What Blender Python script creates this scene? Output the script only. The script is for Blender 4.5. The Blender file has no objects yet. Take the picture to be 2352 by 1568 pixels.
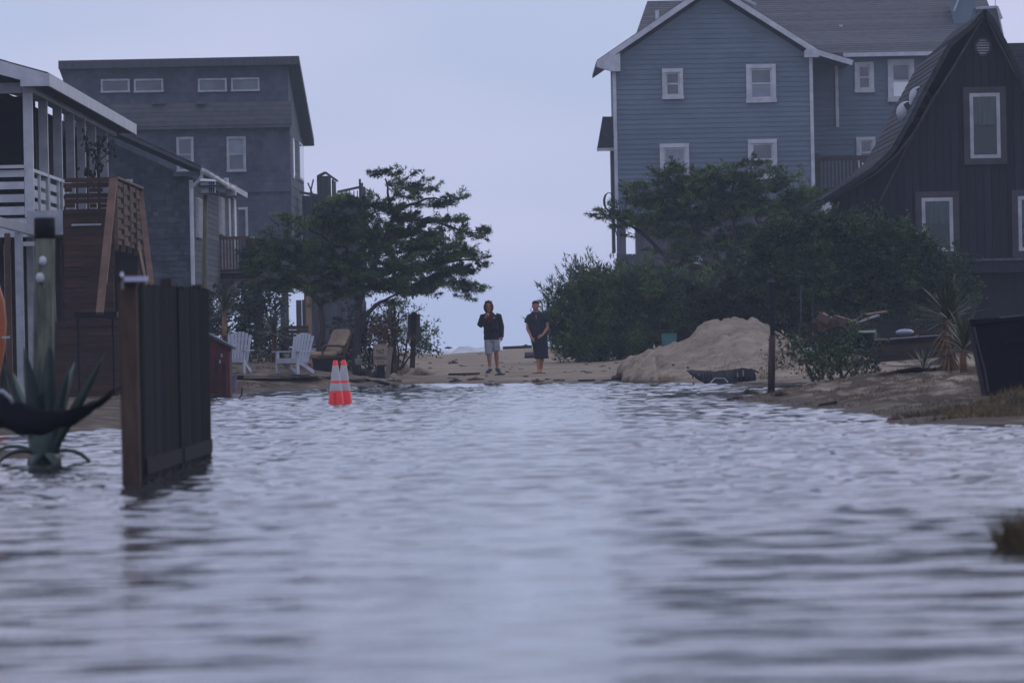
import bpy, math, random
import numpy as np
from mathutils import Vector, Matrix
random.seed(7); rng = np.random.default_rng(7)
scene = bpy.context.scene
# ------------------------------------------------------------------ camera, sky, sun, exposure
F = 13067.0; CH = 0.9; ROLL = 0.020; PITCH = 6/13067.0
F0 = Vector((0, math.cos(PITCH), math.sin(PITCH))); U0 = Vector((0, -math.sin(PITCH), math.cos(PITCH))); R0 = Vector((1, 0, 0))
RR = R0*math.cos(ROLL) - U0*math.sin(ROLL); UU = R0*math.sin(ROLL) + U0*math.cos(ROLL)
cam = bpy.data.objects.new('camera', bpy.data.cameras.new('camera')); scene.collection.objects.link(cam)
mw = Matrix((RR, UU, -F0)).transposed().to_4x4(); mw.translation = (0, 0, CH); cam.matrix_world = mw
cam.data.lens = 200; cam.data.sensor_width = 36; cam.data.clip_start = 0.5; cam.data.clip_end = 9000
cam.data.dof.use_dof = True; cam.data.dof.focus_distance = 140; cam.data.dof.aperture_fstop = 5.6
scene.camera = cam
SUN_EL, SUN_AZ = math.radians(28), math.radians(35)
w = bpy.data.worlds.new('World'); scene.world = w; w.use_nodes = True
nt = w.node_tree; bg = nt.nodes['Background']
sky = nt.nodes.new('ShaderNodeTexSky'); sky.sky_type = 'NISHITA'; sky.sun_disc = False
sky.sun_elevation = SUN_EL; sky.sun_rotation = SUN_AZ; sky.air_density = 1; sky.dust_density = 3
mx = nt.nodes.new('ShaderNodeMix'); mx.data_type = 'RGBA'; mx.inputs['Factor'].default_value = 0.96
nt.links.new(sky.outputs[0], mx.inputs['A'])
tc = nt.nodes.new('ShaderNodeTexCoord'); mp = nt.nodes.new('ShaderNodeMapping'); mp.inputs['Scale'].default_value = (1, 1, 3.0)
cl = nt.nodes.new('ShaderNodeTexNoise'); cl.inputs['Scale'].default_value = 5.5; cl.inputs['Detail'].default_value = 3; cl.inputs['Roughness'].default_value = 0.45
nt.links.new(tc.outputs['Generated'], mp.inputs['Vector']); nt.links.new(mp.outputs[0], cl.inputs['Vector'])
cr = nt.nodes.new('ShaderNodeValToRGB')
cr.color_ramp.elements[0].position = 0.36; cr.color_ramp.elements[0].color = (0.385, 0.455, 0.655, 1)
cr.color_ramp.elements[1].position = 0.66; cr.color_ramp.elements[1].color = (0.585, 0.57, 0.775, 1)
nt.links.new(cl.outputs['Fac'], cr.inputs['Fac'])
# an overcast sky is brighter overhead than at the horizon
sx_ = nt.nodes.new('ShaderNodeSeparateXYZ'); nt.links.new(tc.outputs['Generated'], sx_.inputs[0])
og = nt.nodes.new('ShaderNodeMapRange'); og.inputs['From Min'].default_value = 0; og.inputs['From Max'].default_value = 1; og.inputs['To Min'].default_value = 10.0; og.inputs['To Max'].default_value = 13.5
nt.links.new(sx_.outputs['Z'], og.inputs['Value'])
sc_ = nt.nodes.new('ShaderNodeVectorMath'); sc_.operation = 'SCALE'; nt.links.new(og.outputs[0], sc_.inputs['Scale'])
nt.links.new(cr.outputs[0], sc_.inputs[0]); nt.links.new(sc_.outputs[0], mx.inputs['B'])
nt.links.new(mx.outputs['Result'], bg.inputs['Color']); bg.inputs['Strength'].default_value = 0.1
sl = bpy.data.lights.new('sun', 'SUN'); sl.energy = 0.5; sl.angle = math.radians(40); sl.color = (1.0, 0.95, 0.9)
so = bpy.data.objects.new('sun', sl); scene.collection.objects.link(so)
dv = Vector((math.sin(SUN_AZ)*math.cos(SUN_EL), math.cos(SUN_AZ)*math.cos(SUN_EL), math.sin(SUN_EL)))
so.rotation_euler = dv.to_track_quat('Z', 'Y').to_euler(); so.location = dv*300
scene.view_settings.view_transform = 'Standard'; scene.view_settings.look = 'None'
scene.view_settings.gamma = 1; scene.view_settings.exposure = 0.24; scene.view_settings.use_curve_mapping = False
try:
    scene.cycles.volume_bounces = 3; scene.cycles.max_bounces = 6; scene.cycles.volume_max_steps = 64; scene.cycles.sample_clamp_indirect = 4
except Exception: pass

# ------------------------------------------------------------------ pixel-to-place helpers (survey of the photo: 2352 px wide)
def ray(px, py): return F0*F + RR*(px-1176) + UU*(784-py)
def P(px, py, Y):
    d = ray(px, py); return Vector((0, 0, CH)) + d*(Y/d.y)
def S(Y): return F/Y
def rect(x0, y0, x1, y1, Y):
    c = P((x0+x1)/2, (y0+y1)/2, Y); return c.x, c.z, (x1-x0)/S(Y), (y1-y0)/S(Y)

# ------------------------------------------------------------------ mesh helpers
W = {}
def link(o): scene.collection.objects.link(o); return o
def fast_mesh(name, V, Fc, mat=None, smooth=False):
    V = np.asarray(V, np.float32); Fc = np.asarray(Fc, np.int32); k = Fc.shape[1]
    me = bpy.data.meshes.new(name); me.vertices.add(len(V)); me.vertices.foreach_set('co', V.ravel())
    me.loops.add(Fc.size); me.loops.foreach_set('vertex_index', Fc.ravel())
    me.polygons.add(len(Fc)); me.polygons.foreach_set('loop_start', np.arange(0, Fc.size, k, dtype=np.int32))
    me.polygons.foreach_set('loop_total', np.full(len(Fc), k, np.int32))
    if smooth: me.polygons.foreach_set('use_smooth', np.ones(len(Fc), bool))
    me.update(calc_edges=True)
    if mat: me.materials.append(mat)
    return me
class MB:
    def __init__(s): s.v = []; s.f = []
    def add(s, vs, fs):
        n = len(s.v); s.v += [tuple(v) for v in vs]; s.f += [tuple(i+n for i in f) for f in fs]; return s
    def box(s, c, sz, rz=0, rx=0, ry=0):
        m = Matrix.Rotation(rz, 3, 'Z') @ Matrix.Rotation(ry, 3, 'Y') @ Matrix.Rotation(rx, 3, 'X'); c = Vector(c); h = [a/2 for a in sz]
        vs = [c + m @ Vector((sx*h[0], sy*h[1], sz_*h[2])) for sz_ in (-1, 1) for sy in (-1, 1) for sx in (-1, 1)]
        return s.add(vs, [(0,2,3,1),(4,5,7,6),(0,1,5,4),(2,6,7,3),(0,4,6,2),(1,3,7,5)])
    def ab(s, a, b):
        return s.box([(a[i]+b[i])/2 for i in range(3)], [abs(b[i]-a[i]) for i in range(3)])
    def beam(s, p, q, w, h, up=(0,0,1)):
        p = Vector(p); q = Vector(q); d = (q-p).normalized(); up = Vector(up)
        if abs(d.dot(up)) > .98: up = Vector((0,1,0))
        a = d.cross(up).normalized()*w/2; b = a.cross(d).normalized()*h/2
        vs = [e+sa*a+sb*b for e in (p,q) for sb in (-1,1) for sa in (-1,1)]
        return s.add(vs, [(0,1,3,2),(4,6,7,5),(0,4,5,1),(2,3,7,6),(0,2,6,4),(1,5,7,3)])
    def tube(s, pts, rad, n=8, cap=True):
        pts = [Vector(p) for p in pts]; rad = rad if hasattr(rad, '__len__') else [rad]*len(pts)
        base = len(s.v); prev = None
        for i, p in enumerate(pts):
            d = (pts[min(i+1, len(pts)-1)] - pts[max(i-1, 0)]).normalized()
            if prev is None: a = d.cross(Vector((0,0,1)) if abs(d.z) < .9 else Vector((0,1,0))).normalized()
            else: a = (prev - d*prev.dot(d)).normalized()
            prev = a; b = d.cross(a)
            for k in range(n):
                t = 2*math.pi*k/n; s.v.append(tuple(p + (a*math.cos(t)+b*math.sin(t))*rad[i]))
        for i in range(len(pts)-1):
            for k in range(n):
                s.f.append((base+i*n+k, base+i*n+(k+1)%n, base+(i+1)*n+(k+1)%n, base+(i+1)*n+k))
        if cap: s.f.append(tuple(base+k for k in range(n-1,-1,-1))); s.f.append(tuple(base+(len(pts)-1)*n+k for k in range(n)))
        return s
    def loft(s, secs, n=20, fold=None, cap=True):     # secs: (cx,cy,cz,rx,ry[,tilt])
        base = len(s.v)
        for i, q in enumerate(secs):
            cx, cy, cz, rx, ry = q[:5]; tl = q[5] if len(q) > 5 else 0
            for k in range(n):
                t = 2*math.pi*k/n; m = 1 + (fold(i, t) if fold else 0)
                s.v.append((cx+rx*m*math.cos(t), cy+ry*m*math.sin(t), cz+tl*math.cos(t)))
        for i in range(len(secs)-1):
            for k in range(n):
                s.f.append((base+i*n+k, base+i*n+(k+1)%n, base+(i+1)*n+(k+1)%n, base+(i+1)*n+k))
        if cap: s.f.append(tuple(base+k for k in range(n-1,-1,-1))); s.f.append(tuple(base+(len(secs)-1)*n+k for k in range(n)))
        return s
    def ball(s, c, r, n=10, m=7):
        r = r if hasattr(r, '__len__') else (r, r, r)
        secs = [(c[0], c[1], c[2]-r[2]*math.cos(math.pi*(i+.02)/(m+.04)), r[0]*math.sin(math.pi*(i+.25)/(m+.5)), r[1]*math.sin(math.pi*(i+.25)/(m+.5))) for i in range(m+1)]
        return s.loft(secs, n)
    def prism(s, poly, vec):     # poly: 3d loop, extruded along vec
        n = len(poly); a = [Vector(p) for p in poly]; v = Vector(vec)
        return s.add(a+[p+v for p in a], [tuple(range(n-1,-1,-1)), tuple(range(n,2*n))]+[(i,(i+1)%n,n+(i+1)%n,n+i) for i in range(n)])
    def mesh(s, name, mat, smooth=False):
        me = bpy.data.meshes.new(name); me.from_pydata(s.v, [], s.f)
        if smooth: me.polygons.foreach_set('use_smooth', np.ones(len(me.polygons), bool))
        if mat: me.materials.append(mat)
        me.update(); return me
    def build(s, name, mat, parent=None, world=True, smooth=False, label=None, kind=None):
        return mobj(name, s.mesh(name, mat, smooth), parent, world, label, kind)
def mobj(name, me, parent=None, world=True, label=None, kind=None):
    o = link(bpy.data.objects.new(name, me)); W[o.name] = Matrix()
    if parent:
        o.parent = parent
        if world: o.matrix_parent_inverse = W[parent.name].inverted()
        else: W[o.name] = W[parent.name].copy()
    if label: o['label'] = label
    if kind: o['kind'] = kind
    return o
def tag(o, label, cat, group=None):
    o['label'] = label; o['category'] = cat
    if group: o['group'] = group
    return o
def thing(name, label, cat, loc, group=None, rz=0):
    o = link(bpy.data.objects.new(name, None)); o.empty_display_size = .2
    o.location = loc; o.rotation_euler = (0, 0, rz); W[o.name] = Matrix.Translation(Vector(loc)) @ Matrix.Rotation(rz, 4, 'Z')
    return tag(o, label, cat, group)
def dup(o, loc, rz, label, parent=None):
    c = o.copy(); link(c)
    if parent is None:
        c.location = loc; c.rotation_euler = (0, 0, rz); c['label'] = label; W[c.name] = Matrix.Translation(Vector(loc))
    else: c.parent = parent
    for ch in o.children: dup(ch, None, None, None, c)
    return c
def struct(name, me, kind='structure'):
    o = mobj(name, me); o['kind'] = kind; return o

# ------------------------------------------------------------------ materials
def M(name, col, col2=None, rough=.85, sc=3, st=(1,1,1), bump=0, bsc=None, var=0, spec=.3, metal=0, det=5, lo=.35, hi=.68, coat=0):
    m = bpy.data.materials.new(name); m.use_nodes = True; t = m.node_tree; N = t.nodes; L = t.links
    b = N['Principled BSDF']; b.inputs['Roughness'].default_value = rough; b.inputs['Specular IOR Level'].default_value = spec
    b.inputs['Metallic'].default_value = metal; b.inputs['Coat Weight'].default_value = coat
    c = N.new('ShaderNodeTexCoord'); mp = N.new('ShaderNodeMapping'); mp.inputs['Scale'].default_value = st
    L.new(c.outputs['Object'], mp.inputs['Vector'])
    n = N.new('ShaderNodeTexNoise'); n.inputs['Scale'].default_value = sc; n.inputs['Detail'].default_value = det; n.inputs['Roughness'].default_value = .62
    L.new(mp.outputs[0], n.inputs['Vector'])
    col2 = col2 or tuple(x*.72 for x in col)
    r = N.new('ShaderNodeValToRGB'); r.color_ramp.elements[0].position = lo; r.color_ramp.elements[1].position = hi
    r.color_ramp.elements[0].color = (*col2, 1); r.color_ramp.elements[1].color = (*col, 1)
    L.new(n.outputs['Fac'], r.inputs['Fac']); out = r.outputs[0]
    if var:
        g = N.new('ShaderNodeNewGeometry'); oi = N.new('ShaderNodeObjectInfo')
        a = N.new('ShaderNodeMath'); a.operation = 'ADD'; L.new(g.outputs['Random Per Island'], a.inputs[0]); L.new(oi.outputs['Random'], a.inputs[1])
        f = N.new('ShaderNodeMath'); f.operation = 'FRACT'; L.new(a.outputs[0], f.inputs[0])
        mr = N.new('ShaderNodeMapRange'); mr.inputs['To Min'].default_value = 1-var; mr.inputs['To Max'].default_value = 1+var; L.new(f.outputs[0], mr.inputs['Value'])
        s_ = N.new('ShaderNodeVectorMath'); s_.operation = 'SCALE'; L.new(out, s_.inputs[0]); L.new(mr.outputs[0], s_.inputs['Scale']); out = s_.outputs[0]
    L.new(out, b.inputs['Base Color'])
    if bump:
        n2 = N.new('ShaderNodeTexNoise'); n2.inputs['Scale'].default_value = bsc or sc*4; n2.inputs['Detail'].default_value = 4; L.new(mp.outputs[0], n2.inputs['Vector'])
        bp = N.new('ShaderNodeBump'); bp.inputs['Strength'].default_value = 1; bp.inputs['Distance'].default_value = bump; L.new(n2.outputs['Fac'], bp.inputs['Height']); L.new(bp.outputs[0], b.inputs['Normal'])
    return m
def leafmat(name, a, b_, rough=.7):
    m = M(name, a, b_, rough=rough, sc=1.3, var=.45, spec=.2, lo=.4, hi=.6); return m
mt = {}
mt['white'] = M('white_paint', (.52,.54,.58), (.36,.38,.41), rough=.55, sc=2.5, bump=.002, var=.06)
mt['greywhite'] = M('weathered_white_paint', (.42,.44,.47), (.27,.29,.32), rough=.6, sc=3)
mt['bluesiding'] = M('blue_grey_siding_paint', (.122,.160,.202), (.092,.126,.164), rough=.7, sc=.45, var=.07, bump=.002)
mt['shingle'] = M('weathered_cedar_shingle', (.080,.092,.115), (.046,.054,.072), rough=.95, sc=1.6, var=.16, bump=.006, st=(1,1,.6))
mt['shingle2'] = M('dark_grey_cedar_shingle', (.062,.070,.088), (.034,.040,.053), rough=.95, sc=2.2, var=.3, bump=.006)
mt['roof'] = M('asphalt_roof_shingle', (.088,.088,.096), (.058,.059,.067), rough=.95, sc=3, var=.2, bump=.006)
mt['darkroof'] = M('dark_asphalt_roof', (.036,.037,.044), (.018,.020,.026), rough=.9, sc=4, var=.35, bump=.01)
mt['aboard'] = M('dark_stained_board', (.017,.020,.029), (.008,.010,.016), rough=.8, sc=2, st=(4,4,.35), var=.3, bump=.004)
mt['atrim'] = M('dark_brown_trim', (.06,.056,.065), (.038,.035,.042), rough=.7, sc=3, st=(1,1,1))
mt['fence'] = M('wet_dark_fence_board', (.008,.0105,.015), (.004,.005,.009), rough=.85, spec=.1, sc=2, st=(5,5,.3), var=.6, bump=.004)
mt['post'] = M('brown_fence_post', (.095,.062,.042), (.028,.02,.018), rough=.8, sc=4, st=(4,4,.4), bump=.004)
mt['pile'] = M('green_weathered_piling', (.12,.13,.095), (.035,.045,.038), rough=.9, sc=3.5, st=(3,3,.4), bump=.012, lo=.42, hi=.6)
mt['redbrown'] = M('red_brown_stained_board', (.068,.030,.020), (.026,.014,.011), rough=.8, sc=2.5, st=(.5,3,3), var=.3, bump=.003)
mt['browntan'] = M('tan_stair_board', (.13,.072,.045), (.07,.042,.03), rough=.8, sc=3, var=.25, bump=.003)
mt['greywood'] = M('grey_weathered_wood', (.09,.092,.105), (.047,.049,.058), rough=.9, sc=2, st=(3,3,.4), var=.22, bump=.004)
mt['tanwood'] = M('tan_timber', (.30,.20,.12), (.17,.115,.075), rough=.85, sc=3, st=(3,3,.5), var=.15, bump=.003)
mt['darkwood'] = M('dark_wet_timber', (.045,.028,.022), (.02,.015,.014), rough=.75, sc=3, var=.25, bump=.005)
mt['sandpile'] = M('pale_sand', (.33,.27,.20), (.20,.165,.125), rough=1, sc=1.6, bump=.14, bsc=4, det=8, spec=.03)
mt['dark'] = M('dark_interior', (.012,.012,.016), (.008,.008,.011), rough=.9)  # near-black stands in for shade inside rooms and openings; also plain black parts
mt['pane'] = M('window_glass', (.075,.095,.115), (.025,.034,.046), rough=.06, spec=.9, sc=.9, det=1)  # mottled tones stand in for uneven reflections
mt['panelight'] = M('near_white_pane', (.8,.86,.86), (.74,.8,.8), rough=.4, sc=4, st=(1,1,6))  # near-white pane with faint horizontal bands
mt['blind'] = M('pale_window_blind', (.20,.24,.29), (.15,.18,.22), rough=.3, spec=.6)
mt['curtain'] = M('teal_grey_curtain', (.10,.17,.18), (.05,.085,.09), rough=.9, sc=9, st=(1,1,.08))
mt['cloth_black'] = M('black_cloth', (.016,.017,.026), (.009,.01,.015), rough=.9, bump=.004, bsc=30)
mt['bark'] = M('dark_bark', (.05,.042,.042), (.025,.022,.024), rough=.95, sc=6, st=(2,2,.5), bump=.015)
mt['juniper'] = leafmat('juniper_foliage', (.12,.185,.055), (.026,.046,.034))
mt['olive'] = leafmat('olive_evergreen_leaf', (.075,.118,.048), (.024,.042,.030))
mt['darkleaf'] = leafmat('dark_shrub_leaf', (.030,.046,.030), (.013,.020,.018))
mt['yucca'] = leafmat('yucca_leaf', (.085,.10,.05), (.045,.055,.032), rough=.5)
mt['agave'] = M('agave_leaf', (.095,.13,.11), (.035,.052,.048), rough=.55, sc=2, st=(1,1,.6))
mt['deadleaf'] = leafmat('dead_brown_leaf', (.18,.10,.05), (.08,.045,.028))
mt['grass'] = leafmat('dry_beach_grass', (.15,.105,.05), (.06,.055,.028))
mt['wrack'] = leafmat('brown_seaweed_wrack', (.06,.04,.028), (.03,.022,.018))
mt['wrackred'] = leafmat('red_brown_seaweed', (.10,.04,.028), (.05,.025,.02))
mt['plastic_black'] = M('black_plastic', (.008,.009,.014), (.005,.006,.009), rough=.75, spec=.15, bump=.003, bsc=20)
mt['skin'] = M('skin', (.36,.18,.11), (.28,.135,.085), rough=.6, sc=9)
mt['orange'] = M('orange_kayak_plastic', (.36,.10,.025), (.22,.06,.02), rough=.5, sc=2)
mt['metal'] = M('galvanised_metal', (.3,.31,.33), (.2,.21,.23), rough=.45, metal=.6)
def glass():
    m = bpy.data.materials.new('clear_window_glass'); m.use_nodes = True; t = m.node_tree; N = t.nodes; N.clear()
    o = N.new('ShaderNodeOutputMaterial'); a = N.new('ShaderNodeBsdfTransparent'); a.inputs[0].default_value = (.8,.85,.86,1)
    g = N.new('ShaderNodeBsdfGlossy'); g.inputs['Roughness'].default_value = .04; f = N.new('ShaderNodeFresnel'); x = N.new('ShaderNodeMixShader')
    t.links.new(f.outputs[0], x.inputs[0]); t.links.new(a.outputs[0], x.inputs[1]); t.links.new(g.outputs[0], x.inputs[2]); t.links.new(x.outputs[0], o.inputs[0]); return m
mt['glass'] = glass()

# ------------------------------------------------------------------ terrain
def sines(X, Y, n, lmin, lmax, seed, p=1.0):
    r = np.random.default_rng(seed); Z = np.zeros_like(X)
    for i in range(n):
        l = lmin*(lmax/lmin)**(i/(n-1)); a = r.uniform(0, 2*np.pi); k = 2*np.pi/l
        Z += (l/lmax)**p*np.sin(k*(X*np.cos(a)+Y*np.sin(a))+r.uniform(0, 6.28))
    return Z/np.sqrt(n)
def sdpoly(X, Y, poly):          # >0 inside
    d = np.full(X.shape, 1e9); inside = np.zeros(X.shape, bool); n = len(poly)
    for i in range(n):
        ax, ay = poly[i]; bx, by = poly[(i+1) % n]; ex, ey = bx-ax, by-ay
        wx, wy = X-ax, Y-ay; t = np.clip((wx*ex+wy*ey)/(ex*ex+ey*ey), 0, 1)
        d = np.minimum(d, np.hypot(wx-ex*t, (wy-ey*t)))
        c = (ay > Y) != (by > Y)
        with np.errstate(divide='ignore', invalid='ignore'): xi = ax+(Y-ay)*ex/(ey if ey else 1e-9)
        inside ^= c & (X < xi)
    return np.where(inside, d, -d)
SHX = [-60,-5.66,-4.9,-4.3,-3.6,-2.2,0,2.44,3.2,3.6,6,60]; SHY = [113,114,117,121,130,134,128.2,125.6,121,119.5,113,112]
BANK = [(3.25,85.5),(3.36,76),(3.9,69),(4.05,62),(5.2,60.5),(8,60),(40,56),(40,104),(12,104),(7,101),(4.7,97.5),(3.9,92)]
BANK2 = [(3.75,58.5),(4.05,61.5),(5.2,62.2),(7,62),(7,56.5),(4.7,56.2)]
LYARD = [(-3.95,66),(-5.3,90),(-6.1,113),(-60,113),(-60,60),(-5.2,64)]
def T(X, Y):
    X = np.asarray(X, float); Y = np.asarray(Y, float)
    n1 = sines(X, Y, 9, .7, 6, 1, .7); n2 = sines(X, Y, 10, .12, .8, 2, .6)
    d = Y - np.interp(X, SHX, SHY)
    land = .022*np.minimum(d, 8)+.0135*np.clip(d-8, 0, 45)+.12*np.exp(-((X+6.5)/3)**2)*np.clip(d/12, 0, 1)
    crest = 178 + 3*np.sin(X*.7)
    land = land - .045*np.clip(Y-crest, 0, 200) + np.where(X > 5, np.clip((X-5)/6, 0, 1)*.12*np.clip(d/6, 0, 1), 0)
    z = np.where(d > 0, land, np.maximum(.045*d, -.35))
    b = sdpoly(X, Y, BANK); zb = np.where(b > 0, .40*(1-np.exp(-b/1.6))*np.clip((X-2.6)/3.2, .3, 1), b*.25)
    b2 = sdpoly(X, Y, BANK2); zb2 = np.where(b2 > 0, .07*(1-np.exp(-b2/.5)), b2*.3)
    l = sdpoly(X, Y, LYARD); zl = np.where(l > 0, .16*(1-np.exp(-l/2)), l*.2)
    mnd = .12*np.exp(-((X+4.35)/.5)**2-((Y-49.5)/1.6)**2)-.05
    mnd = np.where(mnd > -.04, mnd, -.35)
    z = np.maximum.reduce([z, np.maximum(zb, -.35), np.maximum(zb2, -.35), np.maximum(zl, -.35), mnd])
    amp = np.clip((z+.05)*6, .05, 1)
    z = z + amp*(n1*.018+n2*.007) + np.where((b > 0), (n2*.045+n1*.03)*np.clip(b, 0, 1), 0)
    return z
def G(px, py, dz=0.0):
    d = ray(px, py); ys = np.arange(30, 210, .15); xs = d.x/d.y*ys; zs = CH+d.z/d.y*ys-dz
    hit = zs < np.maximum(T(xs, ys), -.01); k = np.argmax(hit) if hit.any() else np.argmin(abs(ys-176)); return Vector((xs[k], ys[k], zs[k]+dz))
def axis(segs):
    a = [np.arange(s, e, st) for s, e, st in segs]; return np.concatenate(a+[[segs[-1][1]]])
def grid(name, xs, ys, zf, mat, smooth=True):
    X, Y = np.meshgrid(xs, ys); Z = zf(X, Y); V = np.stack([X, Y, Z], -1).reshape(-1, 3); nx, ny = len(xs), len(ys)
    i = (np.arange(ny-1)[:, None]*nx+np.arange(nx-1)[None]).ravel(); Fc = np.stack([i, i+1, i+nx+1, i+nx], -1)
    return fast_mesh(name, V, Fc, mat, smooth)
def groundmat():
    m = M('wet_sand_and_soil', (.29,.24,.175), (.19,.158,.12), rough=1, sc=.9, bump=.05, bsc=5, det=8, spec=.03); t = m.node_tree; N = t.nodes; L = t.links
    b = N['Principled BSDF']; src = b.inputs['Base Color'].links[0].from_socket
    g = N.new('ShaderNodeNewGeometry'); sp = N.new('ShaderNodeSeparateXYZ'); L.new(g.outputs['Position'], sp.inputs[0])
    n = N.new('ShaderNodeTexNoise'); n.inputs['Scale'].default_value = 1.1; n.inputs['Detail'].default_value = 6
    mpn = N.new('ShaderNodeMapping'); mpn.inputs['Scale'].default_value = (1, .35, 1); L.new(g.outputs['Position'], mpn.inputs[0]); L.new(mpn.outputs[0], n.inputs[0])
    a = N.new('ShaderNodeMath'); a.operation = 'MULTIPLY_ADD'; L.new(n.outputs['Fac'], a.inputs[0]); a.inputs[1].default_value = -.12; L.new(sp.outputs['Z'], a.inputs[2])
    wet = N.new('ShaderNodeMapRange'); wet.inputs['From Min'].default_value = -.06; wet.inputs['From Max'].default_value = .04; wet.clamp = True; L.new(a.outputs[0], wet.inputs['Value'])
    mx = N.new('ShaderNodeMix'); mx.data_type = 'RGBA'; mx.inputs['A'].default_value = (.075,.062,.052,1); L.new(src, mx.inputs['B']); L.new(wet.outputs[0], mx.inputs['Factor'])
    # darker leaf-littered soil on the yard side and the grassy bank
    soil = N.new('ShaderNodeMapRange'); soil.inputs['From Min'].default_value = -3.2; soil.inputs['From Max'].default_value = -4.6; L.new(sp.outputs['X'], soil.inputs['Value'])
    s2 = N.new('ShaderNodeMapRange'); s2.inputs['From Min'].default_value = 108; s2.inputs['From Max'].default_value = 100; L.new(sp.outputs['Y'], s2.inputs['Value'])
    mxx = N.new('ShaderNodeMath'); mxx.operation = 'MAXIMUM'; L.new(soil.outputs[0], mxx.inputs[0]); L.new(s2.outputs[0], mxx.inputs[1])
    n3 = N.new('ShaderNodeTexNoise'); n3.inputs['Scale'].default_value = 2.2; n3.inputs['Detail'].default_value = 7; L.new(g.outputs['Position'], n3.inputs[0])
    r3 = N.new('ShaderNodeMapRange'); r3.inputs['From Min'].default_value = .30; r3.inputs['From Max'].default_value = .52; L.new(n3.outputs['Fac'], r3.inputs['Value'])
    ml = N.new('ShaderNodeMath'); ml.operation = 'MULTIPLY'; L.new(mxx.outputs[0], ml.inputs[0]); L.new(r3.outputs[0], ml.inputs[1])
    m2 = N.new('ShaderNodeMix'); m2.data_type = 'RGBA'; L.new(mx.outputs['Result'], m2.inputs['A']); m2.inputs['B'].default_value = (.065,.052,.040,1); L.new(ml.outputs[0], m2.inputs['Factor'])
    L.new(m2.outputs['Result'], b.inputs['Base Color'])
    rr = N.new('ShaderNodeMapRange'); rr.inputs['To Min'].default_value = .6; rr.inputs['To Max'].default_value = .92; L.new(wet.outputs[0], rr.inputs['Value']); L.new(rr.outputs[0], b.inputs['Roughness'])
    return m
gm = groundmat()
xs = axis([(-900,-100,80),(-100,-20,5),(-20,-12,.8),(-12,13,.12),(13,24,.8),(24,100,5),(100,900,80)])
ys = axis([(-60,40,5),(40,112,.35),(112,150,.16),(150,190,.35),(190,240,2),(240,2500,113)])
def groundz(X, Y): return np.where(Y > 240, -3.2, np.maximum(T(X, np.minimum(Y, 240)), -3.2))
struct('ground', grid('ground', xs, ys, groundz, gm))

# flood water
def watermat(name, base, bump):
    m = bpy.data.materials.new(name); m.use_nodes = True; t = m.node_tree; N = t.nodes; L = t.links; b = N['Principled BSDF']
    b.inputs['Base Color'].default_value = (*base, 1); b.inputs['Roughness'].default_value = .04; b.inputs['IOR'].default_value = 1.33
    g = N.new('ShaderNodeNewGeometry'); n = N.new('ShaderNodeTexNoise'); n.inputs['Scale'].default_value = 7; n.inputs['Detail'].default_value = 4; n.inputs['Roughness'].default_value = .62; L.new(g.outputs['Position'], n.inputs[0])
    bp = N.new('ShaderNodeBump'); bp.inputs['Distance'].default_value = bump; L.new(n.outputs['Fac'], bp.inputs['Height']); L.new(bp.outputs[0], b.inputs['Normal']); return m
wm = watermat('flood_water', (.024,.025,.028), .0035)
def waterz(X, Y, DY):
    r = np.random.default_rng(11); Z = np.zeros_like(X)
    patch = .62+.38*np.clip(sines(X*.35, Y*.12, 8, .6, 5, 5)*.9+.3, -1, 1)
    ed = Y + 4*sines(X*.5, Y*.3, 6, 2, 8, 77); calm = np.clip((ed-22)/20, 0, 1); calm = calm*calm*(3-2*calm); patch = patch*(.27+.42*calm+.14*np.clip((Y-75)/40, 0, 1))
    n = 64
    for i in range(n):
        l = .15*(1.9/.15)**(i/(n-1)); a = -math.pi/2 + r.normal()*(.5 if l < .5 else .38); k = 2*np.pi/l
        slope = .034*(1.75 if l < .45 else .8 if l < .9 else .45)
        att = np.clip(l/(1.7*DY)-.4, 0, 1)
        s = np.sin(k*(X*np.cos(a)+Y*np.sin(a))+r.uniform(0, 6.28)+ .8*np.sin(X*.9+i)+.6*np.sin(Y*.5+i*2))
        Z += slope*l/6.28*att*s*(calm*.85+.15 if l < .3 else 1)
    return Z*patch
yy = [6.0]
while yy[-1] < 146:
    y = yy[-1]; yy.append(y + (.05 if y < 22 else .06 if y < 34 else .09 if y < 60 else .12 if y < 90 else .15))
yy = np.array(yy); NU = 380
u = np.concatenate([[-9,-5,-3,-2,-1.5], np.linspace(-1, 1, NU), [1.5,2,3,5,9]])
X = u[None]*(yy[:, None]*.098+.35); Y = np.repeat(yy[:, None], len(u), 1); DY = np.repeat(np.gradient(yy)[:, None], len(u), 1)
Z = waterz(X, Y, DY)
nx, ny = len(u), len(yy); i = (np.arange(ny-1)[:, None]*nx+np.arange(nx-1)[None]).ravel()
struct('flood_water', fast_mesh('flood_water', np.stack([X, Y, Z], -1).reshape(-1, 3), np.stack([i, i+1, i+nx+1, i+nx], -1), wm, True))
# water right behind and under the camera, so the sheet goes on
MB().ab((-60,-50,-.02), (60,5.99,-.015)).build('flood_water', wm, kind='structure')

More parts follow.
